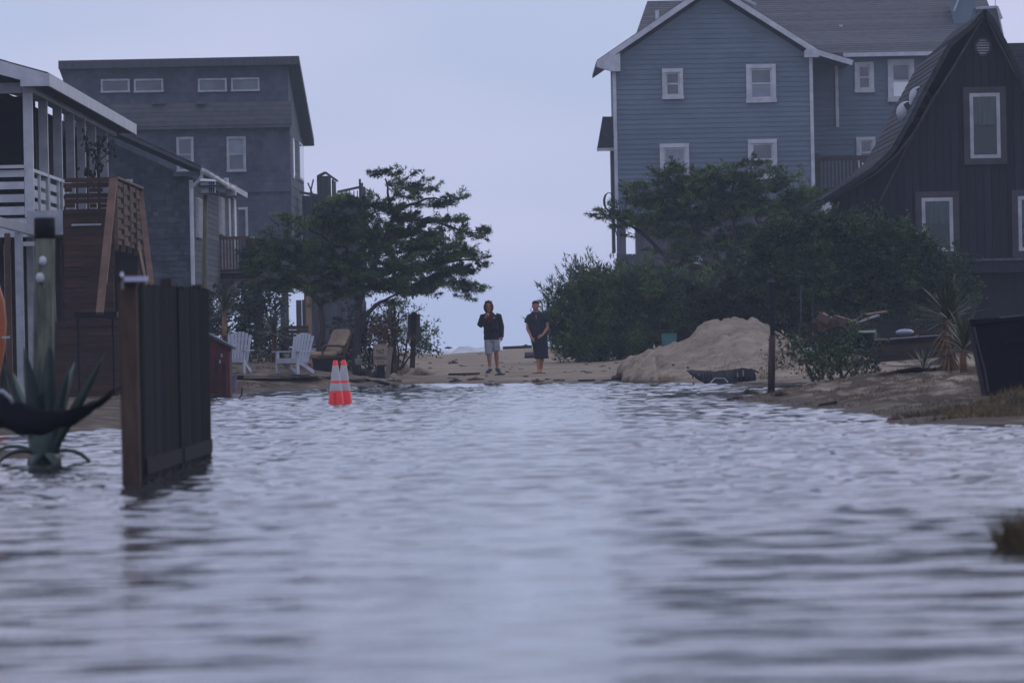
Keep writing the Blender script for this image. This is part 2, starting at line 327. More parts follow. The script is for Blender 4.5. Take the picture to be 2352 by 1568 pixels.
# sea with breaking waves
def seaz(X, Y):
    z = np.full_like(X, -.9) + sines(X*.35, Y, 14, 2, 12, 21)*.10
    for (y0, h, wd, sd) in ((232,.8,5,1),(262,1.3,6,2),(330,1.55,9,3),(430,1.5,14,4),(560,1.4,15,5)):
        m = .62+.38*np.sin(X*.21+sd*2)+.18*np.sin(X*.83+sd)+.10*np.sin(X*2.3+sd)+.05*np.sin(X*5.1+sd); yc = y0+3*np.sin(X*.09+sd)
        t = (Y-yc)/wd; z += h*np.clip(m, 0, 1.3)*np.exp(-np.where(t < 0, 3.2*t, t)**2)
    return z
seam = M('sea_water_and_foam', (.42,.44,.43), (.24,.26,.28), rough=.35, sc=.5, st=(1,.5,1), bump=.03, bsc=2, lo=.42, hi=.6)
struct('sea', grid('sea', axis([(-2200,-60,100),(-60,60,.7),(60,2200,100)]), axis([(196,300,1.0),(300,600,2.5),(600,2450,60)]), seaz, seam))

# haze
hz = bpy.data.materials.new('haze'); hz.use_nodes = True; t = hz.node_tree; t.nodes.clear()
o = t.nodes.new('ShaderNodeOutputMaterial'); v = t.nodes.new('ShaderNodeVolumePrincipled'); v.inputs['Density'].default_value = HAZE = .00042
v.inputs['Color'].default_value = (.76,.87,1,1); t.links.new(v.outputs[0], o.inputs['Volume'])
MB().ab((-2300,-65,-4.5), (2300,2550,19)).build('haze', hz, kind='stuff')

# the heap's foot is soaked dark
def wetfoot(m):
    t = m.node_tree; N = t.nodes; L = t.links; b = N['Principled BSDF']; src = b.inputs['Base Color'].links[0].from_socket
    g = N.new('ShaderNodeNewGeometry'); sp = N.new('ShaderNodeSeparateXYZ'); L.new(g.outputs['Position'], sp.inputs[0])
    n = N.new('ShaderNodeTexNoise'); n.inputs['Scale'].default_value = 2.5; L.new(g.outputs['Position'], n.inputs[0])
    a_ = N.new('ShaderNodeMath'); a_.operation = 'MULTIPLY_ADD'; L.new(n.outputs['Fac'], a_.inputs[0]); a_.inputs[1].default_value = -.16; L.new(sp.outputs['Z'], a_.inputs[2])
    r = N.new('ShaderNodeMapRange'); r.inputs['From Min'].default_value = -.06; r.inputs['From Max'].default_value = .05; L.new(a_.outputs[0], r.inputs['Value'])
    x = N.new('ShaderNodeMix'); x.data_type = 'RGBA'; x.inputs['A'].default_value = (.085,.07,.055,1); L.new(src, x.inputs['B']); L.new(r.outputs[0], x.inputs['Factor']); L.new(x.outputs['Result'], b.inputs['Base Color'])
wetfoot(mt['sandpile'])
# ------------------------------------------------------------------ houses
def lap(parent, name, mat, z0, z1, h, xfun, Y, face=-1, tb=.03, tt=.006, cut=None):
    z = z0
    while z < z1-.01:
        zt = min(z+h, z1); a = xfun(z+.001); b = xfun(zt-.001)
        if a and b and a[1]-a[0] > .05:
            if b[1]-b[0] < .02: m_ = (b[0]+b[1])/2; b = (m_-.01, m_+.01)
            yb, yt = Y+face*tb, Y+face*tt; cuts = [0]
            if b[1]-b[0] > 3: cuts += sorted(random.sample([.12,.2,.3,.38,.47,.56,.64,.73,.82,.9], 2))
            cuts.append(1)
            for c0_, c1_ in zip(cuts[:-1], cuts[1:]):
                g_ = .006 if c1_ < 1 else 0; dz_ = random.uniform(-.004,.004)
                a0, a1 = a[0]+(a[1]-a[0])*c0_, a[0]+(a[1]-a[0])*c1_-g_; b0, b1 = b[0]+(b[1]-b[0])*c0_, b[0]+(b[1]-b[0])*c1_-g_
                m = MB(); m.add([(a0,yb,z+dz_),(a1,yb,z+dz_),(b1,yt,zt),(b0,yt,zt),(a0,Y,z),(a1,Y,z),(b1,Y,zt),(b0,Y,zt)],
                  [(0,1,2,3),(4,7,6,5),(0,4,5,1),(3,2,6,7),(0,3,7,4),(1,5,6,2)])
                m.build(name, mat, parent)
        z = zt
def shingles(parent, mat, x0, x1, z0, z1, w, h, Y, keep=None, name='shingle', cap=300, seed=3, face=-1):
    r = random.Random(seed); L = []; z = z0; k = 0
    while z < z1:
        x = x0 - r.uniform(0, w)
        while x < x1:
            ww = w*r.uniform(.6, 1.4); a, b = max(x, x0), min(x+ww-.006, x1)
            if b-a > .03 and (keep is None or keep((a+b)/2, z+h/2)): L.append((a, b, z+r.uniform(-.012,.012), z+h*1.02, r.uniform(.012,.03)))
            x += ww
        z += h
    r.shuffle(L)
    def one(m, s):
        a, b, zz, zt, t_ = s; m.add([(a,Y+face*t_,zz),(b,Y+face*t_,zz),(b,Y+face*.004,zt),(a,Y+face*.004,zt),(a,Y,zz),(b,Y,zz),(b,Y,zt),(a,Y,zt)],[(0,1,2,3),(0,4,5,1),(0,3,7,4),(1,5,6,2)])
    for s in L[:cap]: m = MB(); one(m, s); m.build(name, mat, parent)
    if len(L) > cap:
        m = MB()
        for s in L[cap:]: one(m, s)
        m.build(name, mat, parent, kind='stuff')
def window(parent, x0, y0, x1, y1, Y, trim=6, fm='white', pm='pane', pm2=None, split=True, label=None, sash=True, proud=.09, name='window'):
    cx, cz, w_, h_ = rect(x0, y0, x1, y1, Y); s = S(Y); t = trim/s
    m = MB()
    m.box((cx, Y-proud/2-.02, cz+h_/2-t/2), (w_, proud+.04, t)); m.box((cx, Y-proud/2-.03, cz-h_/2+t/2), (w_+.04, proud+.06, t))
    for sx in (-1, 1): m.box((cx+sx*(w_/2-t/2), Y-proud/2-.019, cz), (t, proud+.038, h_-2*t))
    f = m.build(name, mt[fm], parent, label=label)
    iw, ih = w_-2*t, h_-2*t; b = t*.45
    if sash:
        m = MB()
        for sz_ in (-1, 1): m.box((cx, Y-.05, cz+sz_*(ih/2-b/2)), (iw, .03, b))
        for sx in (-1, 1): m.box((cx+sx*(iw/2-b/2), Y-.051, cz), (b, .03, ih-2*b))
        if split: m.box((cx, Y-.053, cz+.0), (iw-2*b, .035, b*.9))
        m.build('sash', mt[fm], f)
    if split:
        MB().box((cx, Y-.045, cz+ih/4), (iw-b, .012, ih/2-b)).build('pane', mt[pm], f)
        MB().box((cx, Y-.04, cz-ih/4), (iw-b, .012, ih/2-b)).build('pane', mt[pm2 or pm], f)
    else: MB().box((cx, Y-.045, cz), (iw-b*.5, .012, ih-b*.5)).build('pane', mt[pm], f)
    return f

# ---- far left: tall shingled house with a shed roof
Y = 229.0; s = S(Y)
X0, X1 = P(147,300,Y).x, P(664,300,Y).x; ZT = P(410,148,Y).z; ZB = P(600,655,Y).z; YB = 244.0
hl = thing('shingled_house', 'tall grey shingled house with a slanted shed roof and four small high windows', 'house', ((X0+X1)/2, Y, .5))
m = MB(); m.prism([(X0,Y,ZB),(X0,Y,ZT),(X0,YB,ZT-2.65),(X0,YB,ZB)], (X1-X0,0,0)); m.build('wall', mt['shingle'], hl)
shingles(hl, mt['shingle'], X0, X1, ZB, ZT-.25, .24, .2, Y, seed=6)
for yy0 in np.arange(ZB+.1, ZT-.3, .2):       # side courses
    pass
rx0, rx1 = P(136,150,Y).x, P(688,142,Y).x
m = MB(); m.prism([(rx0,Y-.45,ZT-.05),(rx0,Y-.45,ZT+.22),(rx0,YB+.4,ZT-2.55),(rx0,YB+.4,ZT-2.85)], (rx1-rx0,0,0)); rf = m.build('roof', mt['roof'], hl)
MB().ab((rx0,Y-.48,ZT-.12),(rx1,Y-.452,ZT+.16)).build('fascia', mt['greywood'], hl)
za, zb = P(400,238,Y).z, P(400,291,Y).z
MB().prism([(X0,Y-.04,za),(X0,Y-.42,zb),(X0,Y-.42,zb-.12),(X0,Y-.04,zb-.12)], (X1-X0+.12,0,0)).build('pent_roof', mt['roof'], hl)
for k in range(5):
    a = k/5; b = (k+1)/5; ya, yb_ = Y-.04-.38*a, Y-.04-.38*b; z1_, z2_ = za+(zb-za)*a, za+(zb-za)*b
    MB().prism([(X0,ya-.012,z1_+.01),(X0,yb_-.03,z2_+.01),(X0,yb_-.01,z2_-.01),(X0,ya,z1_)], (X1-X0+.13,0,0)).build('roof_course', mt['roof'], hl)
MB().box(((X0+X1)/2, Y-.06, P(400,441,Y).z), (X1-X0+.1, .12, .14)).build('belt_board', mt['shingle'], hl)
for q in ((232,182,298,213),(308,181.5,375,212.5),(455,180.5,521,211.5),(531,179,596,210)):
    window(hl, *q, Y, trim=4, split=False, fm='greywhite', sash=False)
for x0, x1 in ((205,248),(345,386),(449,480)):
    cx, cz, w_, h_ = rect(x0-2, 236, x1, 241, Y); MB().box((cx, Y-.22, cz+.02), (w_*.75, .25, h_)).build('roof_vent', mt['greywood'], hl)
window(hl, 406,315,445,395, Y, trim=4.5, fm='greywhite'); window(hl, 521,314,565,395, Y, trim=4.5, fm='greywhite', pm='blind', pm2='pane')
# door with white casing at deck level
cx, cz, w_, h_ = rect(541,476,570,572, Y)
d = MB(); d.box((cx, Y-.05, cz+h_/2-.05),(w_, .1, .1)); d.box((cx+w_/2-.05, Y-.05, cz-.05),(.1,.1,h_-.1)); dc = d.build('door', mt['greywhite'], hl)
MB().box((cx-.05, Y-.02, cz),(w_-.15,.03,h_-.15)).build('door_panel', mt['shingle2'], dc); MB().ball((cx-.18, Y-.07, cz-.1), .04).build('handle', mt['metal'], dc)
# side wall windows (seen edge-on)
for (yc, ya, yb_) in ((231.5,318,410),(240,330,415)):
    zc = P(665,(ya+yb_)/2,yc).z; hh = (yb_-ya)/S(yc)
    fw = MB().box((X1+.04, yc, zc),(.08, 1.5 if yc < 235 else 4.5, hh)).build('window', mt['white'], hl)
    MB().box((X1+.083, yc, zc),(.01, 1.2 if yc < 235 else 4.1, hh-.2)).build('pane', mt['pane'], fw)
for zz in np.arange(ZB, ZT-2.6, .4):
    MB().box((X1+.012, (Y+YB)/2, zz+.2), (.024, YB-Y-.02, .37)).build('side_shingle_course', mt['shingle'], hl)
# pilings and boarded ground storey
for x in (150,260,370,480,590,655): q = P(x,700,Y+1); MB().ab((q.x-.14,Y+.8,.2),(q.x+.14,Y+1.1,ZB)).build('piling', mt['greywood'], hl)

# ---- deck and stair tower behind the cedar, right of that house
st_ = thing('deck_stair_tower', 'grey board stair tower and raised deck rail beside the tall shingled house', 'deck', (P(760,600,236).x, 236, .4))
Yd = 236.0; sd = S(Yd)
def bpx(m, x0, y0, x1, y1, Yc, dy, **k): cx, cz, w_, h_ = rect(x0,y0,x1,y1,Yc); return m.box((cx, Yc+dy/2, cz), (w_, dy, h_), **k)
for k in range(6): bpx(MB(), 731+k*5.4, 404, 736.3+k*5.4, 760, Yd+.02*(k%2), .08).build('board', mt['greywood'], st_)
for k in range(2): bpx(MB(), 764+k*4.5, 412+k*4, 768+k*4.5, 640, Yd+.5+k, .8).build('board', mt['greywood'], st_)
a, b, c = P(729,405,Yd), P(747,396,Yd), P(775,416,Yd)
m = MB(); m.beam(a+Vector((0,.3,0)), b+Vector((0,.3,0)), .7, .09); m.beam(b+Vector((0,.3,0)), c+Vector((0,.3,0)), .7, .09); m.build('cap', mt['greywood'], st_)
MB().beam(P(775,441,Yd+1), P(826,430,Yd+1), .12, .1).build('rail', mt['greywood'], st_)
MB().beam(P(775,480,Yd+1), P(826,478,Yd+1), .1, .1).build('rail', mt['greywood'], st_)
for x in (784,795,803,813,821): MB().beam(P(x,438,Yd+1), P(x,482,Yd+1), .04, .04).build('baluster', mt['greywood'], st_)
for k in range(3): bpx(MB(), 826+k*5, 411+k*9, 831+k*5, 620, Yd+k*.8, .1).build('board', mt['greywood'], st_)
MB().beam(P(707,420,Yd), P(718,446,Yd), .08, .06).build('prop', mt['greywood'], st_); MB().beam(P(720,412,Yd), P(712,446,Yd), .08, .06).build('prop', mt['greywood'], st_)
MB().beam(P(690,442,Yd-1), P(780,458,Yd-1), .8, .1).build('deck_edge', mt['greywood'], st_)
for k in range(20):
    x = 697+k*7.4
    if 19 > k: bpx(MB(), x, 449+k*.2, x+7.3, 790, Yd+1.5+.03*(k%2), .06).build('board', mt['greywood'], st_)

# ---- cottage with gutter
Y = 154.0; s = S(Y)
X1 = P(441,520,Y).x; X0 = X1-4.2; ZB = P(441,662,Y).z; ZE = P(441,409,Y).z; YB = 180.0
hc = thing('shingled_cottage', 'low grey shingled cottage with a white gutter and white louvred shutters along its side', 'house', ((X0+X1)/2, Y, .3))
sl_ = .47; ztop = ZE+(X1-X0)*sl_
MB().prism([(X0,Y,ZB),(X1,Y,ZB),(X1,Y,ZE),(X0,Y,ztop)], (0,YB-Y,0)).build('wall', mt['shingle2'], hc)
shingles(hc, mt['shingle2'], X0, X1-.02, ZB, ztop, .17, .15, Y, keep=lambda x, z: z < ZE+(X1-x)*sl_-.12, cap=300)
for k, z in enumerate(np.arange(ZB, ZE-.05, .15)): MB().box((X1+.011, (Y+YB)/2, z+.075),(.022+.006*(k%2), YB-Y-.05, .14)).build('side_shingle_course', mt['shingle2'], hc)
ex = P(462,393,Y-.5).x; ez = P(462,393,Y-.5).z
m = MB(); m.prism([(ex,Y-.5,ez),(ex,Y-.5,ez+.12),(X0-.1,Y-.5,ez+.12+(ex-X0+.1)*sl_),(X0-.1,Y-.5,ez+(ex-X0+.1)*sl_)], (0,YB-Y+1,0)); m.build('roof', mt['roof'], hc)
for k in range(14):
    xa = ex-k*.3; MB().prism([(xa,Y-.53,ez+.125+(ex-xa)*sl_),(xa-.3,Y-.53,ez+.13+(ex-xa+.3)*sl_),(xa-.3,Y-.53,ez+.15+(ex-xa+.3)*sl_),(xa,Y-.53,ez+.155+(ex-xa)*sl_)], (0,YB-Y+1.06,0)).build('roof_course', mt['roof'], hc)
MB().beam((ex,Y-.52,ez+.02),(X0-.1,Y-.52,ez+.02+(ex-X0+.1)*sl_), .03, .24, up=(0,-1,.01)).build('rake_board', mt['shingle2'], hc)
MB().ab((X1-.45,Y-.45,ez-.12),(ex,Y-.02,ez+.0)).build('eave_return', mt['shingle2'], hc)
MB().box((X1-.0,Y-.035,(ZB+ZE)/2-.05),(.11,.05,ZE-ZB)).build('corner_board', mt['white'], hc)
g = MB().tube([(ex+.05,Y-.55,ez+.0),(ex+.05,Y+16,ez-.03)], .075, 10).build('gutter', mt['white'], hc, smooth=True)
for k in range(5): MB().tube([(ex+.05,Y+1+k*3,ez),(ex+.05,Y+1.08+k*3,ez)], .086, 10).build('gutter_strap', mt['greywhite'], g)
MB().tube([(ex+.03,Y-.45,ez-.02),(ex-.02,Y-.4,ez-.2),(X1+.03,Y-.1,ez-.42),(X1+.0,Y-.1,ez-.62),(X1+.0,Y-.1,ZB)], .05, 8).build('downspout', mt['white'], hc)
MB().box((ex+.02,Y+20.5,ez+.02),(.05,10,.16)).build('eave_board', mt['greywhite'], hc)
# side windows / shutters (widths run along the depth)
def sidewin(parent, xa, xb, ya, yb_, mat, louvre=False, label=None):
    Ya = (X1+.02)*F/(xa-1176+ROLL*200) if False else (X1)*F/(xa-1176-ROLL*(790-(ya+yb_)/2)*-1)
    Yb = (X1)*F/(xb-1176+ROLL*(790-(ya+yb_)/2)); Ya = (X1)*F/(xa-1176+ROLL*(790-(ya+yb_)/2))
    zt_, zb_ = P(xa,ya,Ya).z, P(xa,yb_,Ya).z
    f_ = MB().ab((X1+.02,Ya,zb_),(X1+.07,Yb,zt_)).build('shutter' if louvre else 'casing', mt[mat], parent, label=label)
    if louvre:
        n = 20
        for k in range(n): z = zb_+(zt_-zb_)*(k+.5)/n; MB().box((X1+.085,(Ya+Yb)/2,z),(.05,Yb-Ya-.1,(zt_-zb_)/n*.6), ry=.5).build('louvre', mt['white'], f_)
sidewin(hc, 447,458,452,545,'white', True); sidewin(hc, 500,509,450,538,'white', True)
sidewin(hc, 521,525,455,545,'greywhite'); sidewin(hc, 534,538.5,455,580,'white'); 
for (x,y) in ((517,421),(535,437)): q = P(x,y,166+(x-517)*.3); MB().box((q.x-.05,q.y,q.z),(.28,.5,.3)).build('rafter_end', mt['white'], hc)
window(hc, 290,412,306,500, Y, trim=4.5)
# cottage deck
dk = thing('cottage_deck', 'reddish wooden deck with vertical balusters at the side of the shingled cottage', 'deck', (P(540,640,168).x,168,.3))
Yd = 168.0
bpx(MB(), 478,543,602,550, Yd, .12).build('top_rail', mt['browntan'], dk)
for k in range(15): bpx(MB(), 484+k*7.2, 550, 487.2+k*7.2, 618, Yd, .04).build('baluster', mt['browntan'], dk)
bpx(MB(), 478,618,602,625, Yd, .1).build('bottom_rail', mt['redbrown'], dk); bpx(MB(), 478,626,600,648, Yd, .08).build('rim_board', mt['browntan'], dk)
bpx(MB(), 565,548,600,618, Yd+.2, .05).build('privacy_board', mt['redbrown'], dk)
for x in (482,600): bpx(MB(), x-4,540,x+3,860, Yd, .14).build('post', mt['browntan'], dk)
MB().beam(P(577,546,Yd), P(602,551,Yd-2), .12, .06).build('cap_rail', mt['greywhite'], dk)
q0 = P(478,626,Yd); q1 = P(600,626,Yd); MB().ab((q0.x,Yd,q0.z-.2),(q1.x,Yd+7,q0.z-.02)).build('deck_floor', mt['darkwood'], dk)
# open stair and boards below the decks
us = thing('open_tread_stair', 'open-tread wooden stair under the cottage deck with sky showing between treads', 'stair', (P(575,780,175).x,175,.4))
for k in range(8): bpx(MB(), 562,652+k*15.5, 594,662.5+k*15.5, 175+k*.1, .3).build('tread', mt['darkwood'], us)
for x in (562,597): bpx(MB(), x-2,655,x+3,800, 174.8, .1).build('stringer', mt['darkwood'], us)
yf = thing('yard_board_fence', 'grey vertical board fence with tan posts behind the cedar trunks', 'fence', (P(760,790,185).x,185,.5))
for k in range(13):
    x = 640+k*13.6
    if k < 3: x = 630+k*14
    w_ = 5 if k < 3 else 12.6
    bpx(MB(), x, 688+(k*7)%4, x+w_, 800, 185, .05).build('board', mt['greywood'], yf)
for x in (600,709): bpx(MB(), x-6,680,x+7,800, 184.6, .2).build('post', mt['tanwood'], yf)
for k in range(5): bpx(MB(), 641,748+k*9.5,708,756.5+k*9.5, 184.3, .2).build('plank', mt['redbrown'], yf)
bpx(MB(), 700,790,850,797, 184.7, .15).build('rail', mt['darkwood'], yf)
bpx(MB(), 833,692,842,800, 186, .1).build('board', mt['greywood'], yf)

# ---- right: blue-grey house
Y = 218.0; s = S(Y)
X0, X1 = P(1411,330,Y).x, P(1869,330,Y).x; XA = (X0+X1)/2; ZB = P(1640,487,Y).z; ZA = P(1640,-14,Y).z
ZE = P(1411,141,Y).z; ZE = min(ZE, P(1869,131,Y).z); slp = (ZA-ZE)/(X1-XA)
hr = thing('blue_grey_house', 'large blue-grey lap-sided house with white trim and a broad front gable', 'house', (XA, Y, .4))
MB().prism([(X0,Y,ZB),(X1,Y,ZB),(X1,Y,ZE),(XA,Y,ZA),(X0,Y,ZE)], (0,5,0)).build('wall', mt['bluesiding'], hr)
def gx(z):
    if z <= ZE: return (X0, X1)
    d_ = (z-ZE)/slp; return (X0+d_, X1-d_)
lap(hr, 'siding_board', mt['bluesiding'], ZB, ZA-.1, .19, gx, Y, tb=.031)
for x in (X0+.05, X1-.05): MB().box((x,Y-.045,(ZB+ZE)/2),(.13,.06,ZE-ZB)).build('corner_board', mt['white'], hr)
ov = .62
L_, R_ = (X0-ov, ZE-ov*slp), (X1+ov*.3, ZE-ov*.3*slp)
up = .30
for (xe, ze) in (L_, R_):
    sgn = 1 if xe < XA else -1
    m = MB(); m.prism([(xe,Y-.45,ze+up),(XA,Y-.45,ZA+up),(XA,Y-.45,ZA+up+.14),(xe,Y-.45,ze+up+.14)], (0,12,0)); m.build('gable_roof', mt['roof'], hr)
    MB().prism([(xe,Y-.47,ze+up-.13),(XA,Y-.47,ZA+up-.13),(XA,Y-.47,ZA+up+.11),(xe,Y-.47,ze+up+.11)], (0,.04,0)).build('rake_board', mt['white'], hr)
    MB().prism([(xe,Y-.42,ze+up-.1),(XA,Y-.42,ZA+up-.1),(XA,Y-.42,ZA+up-.02),(xe,Y-.42,ze+up-.02)], (0,.4,0)).build('soffit', mt['greywhite'], hr)
# left eave return and right flared tail
MB().prism([(L_[0],Y-.46,L_[1]+up-.12),(X0-.02,Y-.46,L_[1]+up-.30),(X0+.28,Y-.46,L_[1]+up-.3),(X0+.28,Y-.46,L_[1]+up+.40),(L_[0],Y-.46,L_[1]+up+.06)], (0,.44,0)).build('eave_return', mt['white'], hr)
a, b = P(1850,114,Y), P(1957,146,Y); MB().beam((a.x,Y-.46,a.z),(b.x,Y-.46,b.z), .06, .2).build('rake_board', mt['white'], hr)
MB().prism([(a.x,Y-.4,a.z+.05),(b.x,Y-.4,b.z+.05),(b.x,Y-.4,b.z+.14),(a.x,Y-.4,a.z+.16)], (0,6,0)).build('porch_roof', mt['roof'], hr)
q = rect(1846,117,1880,133,Y); MB().box((q[0],Y-.44,q[1]),(q[2],.08,q[3])).build('eave_return', mt['white'], hr)
window(hr, 1521,158,1569,228, Y, trim=8); window(hr, 1714,148,1782,236, Y, trim=9, pm='pane', pm2='blind')
window(hr, 1516,330,1583,430, Y, trim=9, pm='blind'); window(hr, 1718,320,1785,412, Y, trim=9)
# wing
YW = 223.0; Za = P(2000,128,YW).z; WX0, WX1 = X1-.2, P(2310,300,YW).x; ZBW = P(2000,520,YW).z
MB().ab((WX0,YW,ZBW),(WX1,YW+9,Za)).build('wing_wall', mt['bluesiding'], hr)
lap(hr, 'siding_board', mt['bluesiding'], ZBW, Za, .19, lambda z: (WX0, WX1), YW, tb=.031)
q0, q1 = P(1935,133,YW), P(2300,131,YW)
MB().ab((q0.x,YW-.55,Za-.06),(q1.x,YW-.45,Za+.10)).build('gutter', mt['white'], hr); MB().ab((q0.x,YW-.45,Za-.03),(q1.x,YW,Za)).build('soffit', mt['greywhite'], hr)
MB().box((P(1922,215,YW).x,YW-.08,P(1922,219,YW).z),(.12,.1,146/S(YW))).build('porch_post', mt['white'], hr)
window(hr, 1963,143,2007,213, YW, trim=8); window(hr, 2039,137,2100,234, YW, trim=9, pm2='panelight')
window(hr, 1967,315,2011,385, YW, trim=8); window(hr, 2040,311,2085,385, YW, trim=8)
# main roof
YR = 230.0; zr = P(1500,3,YR).z; zl = P(1500,118,YW).z
bl, br = P(1442,100,YW-.5), P(2310,130,YW-.5); tl, tr = P(1487,3,YR), P(2205,-10,YR)
bl.z = br.z = Za+.1; tl.z = tr.z = zr
MB().prism([(bl.x,bl.y,bl.z),(br.x,br.y,br.z),(br.x,YR,zr-.6),(tr.x,YR,zr),(tl.x,YR,zr)], (0,.01,-.14)).build('roof', mt['roof'], hr)
n = 26
for k in range(n):
    a_, b_ = k/n, (k+1)/n
    def lp(t_): return (bl.x+(tl.x-bl.x)*t_, bl.y+(YR-bl.y)*t_, bl.z+(zr-bl.z)*t_), (br.x+((tr.x+1)-br.x)*t_, br.y+(YR-br.y)*t_, br.z+(zr-br.z)*t_)
    (l0, r0), (l1, r1) = lp(a_), lp(b_)
    MB().add([(l0[0],l0[1]-.01,l0[2]+.022),(r0[0],r0[1]-.01,r0[2]+.022),(r1[0],r1[1],r1[2]+.012),(l1[0],l1[1],l1[2]+.012),(l0[0],l0[1],l0[2]+.005),(r0[0],r0[1],r0[2]+.005)],[(0,1,2,3),(0,4,5,1)]).build('roof_course', mt['roof'], hr)
MB().prism([tuple(tl),(tr.x,YR,zr),(tr.x,YR+8,Za),(tl.x-.6,YR+8,Za)], (0,0,-.1)).build('roof_back', mt['roof'], hr)
for (x, y0, y1) in ((1510,24,60),(1932,57,76)):
    q = P(x,y1,226); MB().tube([(q.x,226,q.z-.3),(q.x,226,q.z+(y1-y0)/S(226))], .07, 8).build('vent_pipe', mt['white'], hr)
q = P(1515,72,226); MB().box((q.x,226,q.z),(.12,.12,.2)).build('vent_cap', mt['white'], hr)
q = P(1720,4,224); MB().box((q.x,224,q.z),(.6,.5,.12), ry=.5).build('skylight', mt['greywhite'], hr)
# dormer block and small gable at the right end
q = rect(2191,-40,2241,60,226); MB().box((q[0],227,q[1]-.3),(q[2],2,q[3])).build('dormer', mt['bluesiding'], hr)
MB().beam(P(2201,0,225.9), P(2191,26,225.9), .06, .08).build('dormer_trim', mt['white'], hr)
MB().prism([P(2236,20,226),P(2290,16,226),P(2306,95,226),P(2310,140,226),P(2200,140,226)], (0,3,0)).build('end_roof', mt['roof'], hr)
for (a, b) in (((2290,15),(2306,92)),((2290,15),(2301,44)),((2241,19),(2290,16))): MB().beam(P(*a,225.9), P(*b,225.9), .05, .1).build('gable_trim', mt['greywhite'], hr)
MB().beam(P(2286,-30,225.9), P(2286,16,225.9), .025, .025).build('antenna', mt['metal'], hr)
# balcony of the wing
YK = 219.5
bpx(MB(), 1878,357,2060,368, YK, .2).build('balcony_rail', mt['darkwood'], hr)
for k in range(20): bpx(MB(), 1881+k*8.6,368,1885.5+k*8.6,428, YK, .05).build('baluster', mt['darkwood'], hr)
bpx(MB(), 1878,428,2060,445, YK, .1).build('balcony_rim', mt['darkwood'], hr); q = rect(1878,434,2060,442,YK); MB().box((q[0],YK+1.8,q[1]),(q[2],3.4,.12)).build('balcony_floor', mt['darkwood'], hr)
bpx(MB(), 1876,352,1884,640, YK-.05, .2).build('balcony_post', mt['darkwood'], hr)
# left side bay
q = P(1407,480,Y+1.5)
MB().ab((q.x-.02,Y+1.5,P(1407,580,Y+1.5).z),(X0,Y+3.5,P(1407,345,Y+1.5).z)).build('bay_wall', mt['greywood'], hr)
MB().add([P(1384,268,Y+2.2),P(1411,268,Y+2.2),P(1411,341,Y+1.2),P(1371,343,Y+1.2),P(1384,268,Y+3),P(1371,343,Y+4),P(1411,341,Y+4),P(1411,268,Y+3)],[(0,3,2,1),(0,4,5,3),(3,5,6,2),(4,7,6,5)]).build('bay_roof', mt['darkroof'], hr)
bpx(MB(), 1371,340,1411,347, Y+1.1, .1).build('bay_fascia', mt['white'], hr)
# ground storey
bpx(MB(), 1417,484,1438,640, Y+.2, .3).build('piling', mt['greywood'], hr)
bpx(MB(), 1459,484,1467,640, Y+.25, .3).build('piling', mt['greywhite'], hr)
for k in range(38):
    x = 1417+k*12; y = 583 if x < 1458 else 492
    bpx(MB(), x+.4, y, x+11.6, 700, Y+.1+.03*(k%2), .05).build('lower_board', mt['greywood'], hr)
bpx(MB(), 1462,487,1880,702, Y+.2, .1).build('lower_wall', mt['greywood'], hr); bpx(MB(), 1440,586,1461,702, Y+.2, .1).build('lower_wall', mt['greywood'], hr)
bpx(MB(), 1576,588,1614,612, Y-.05, .03).build('plate', mt['greywhite'], hr); bpx(MB(), 1640,606,1662,612, Y-.05, .03).build('plate', mt['greywhite'], hr)
m = MB()
for k in range(3):
    c_ = P(1399,463,Y-.3); m.tube([(c_.x+(.22-.03*k)*math.cos(t_), Y-.3-.03*k, c_.z+.34*math.sin(t_)) for t_ in np.linspace(0, 6.28, 22)], .018, 5)
m.build('cable_coil', mt['dark'], hr)
MB().tube([P(1405,480,Y-.2),P(1409,510,Y-.2),P(1417,542,Y-.1)], .02, 5).build('hanging_cable', mt['dark'], hr)

# ---- right: dark A-frame
Y = 137.0; s = S(Y)
inner = [(1898,470),(1920,452),(2010,400),(2060,355),(2102,300),(2140,232),(2183,165),(2225,95),(2258,42),(2266,42),(2285,80),(2316,140),(2360,220),(2420,320),(2480,400),(2520,440)]
outer = [(1890,458),(2000,388),(2046,345),(2082,284),(2130,190),(2178,102),(2225,62),(2260,24),(2266,24),(2284,46),(2312,98),(2354,186),(2415,290),(2480,380),(2530,425)]
ha = thing('a_frame_house', 'dark stained A-frame house with a flared steep roof and octagonal gable vent', 'house', (P(2260,500,Y).x, Y, .4))
inP = [P(x,y,Y) for x, y in inner]; ZB = P(2260,592,Y).z
def zin(x): return float(np.interp(x, [p.x for p in inP], [p.z for p in inP]))
x = inP[0].x; k = 0
while x < inP[-1].x:
    x2 = x+.19; pk = P(2262,42,Y).x
    top = [(x, zin(x))] + ([(pk, zin(pk))] if x < pk < x2-.01 else []) + [(x2-.012, zin(x2-.012))]
    MB().prism([(x,Y,ZB-.02)]+[(a,Y,b) for a, b in top]+[(x2-.012,Y,ZB-.02)][::1], (0,.05+.012*(k%2),0)).build('siding_board', mt['aboard'], ha); x = x2; k += 1
MB().prism([(p.x,Y+.08,p.z) for p in inP]+[(inP[-1].x,Y+.08,.3),(inP[0].x,Y+.08,.3)], (0,9,0)).build('wall', mt['aboard'], ha)
oP = [P(px,py,Y-.4) for px, py in outer]
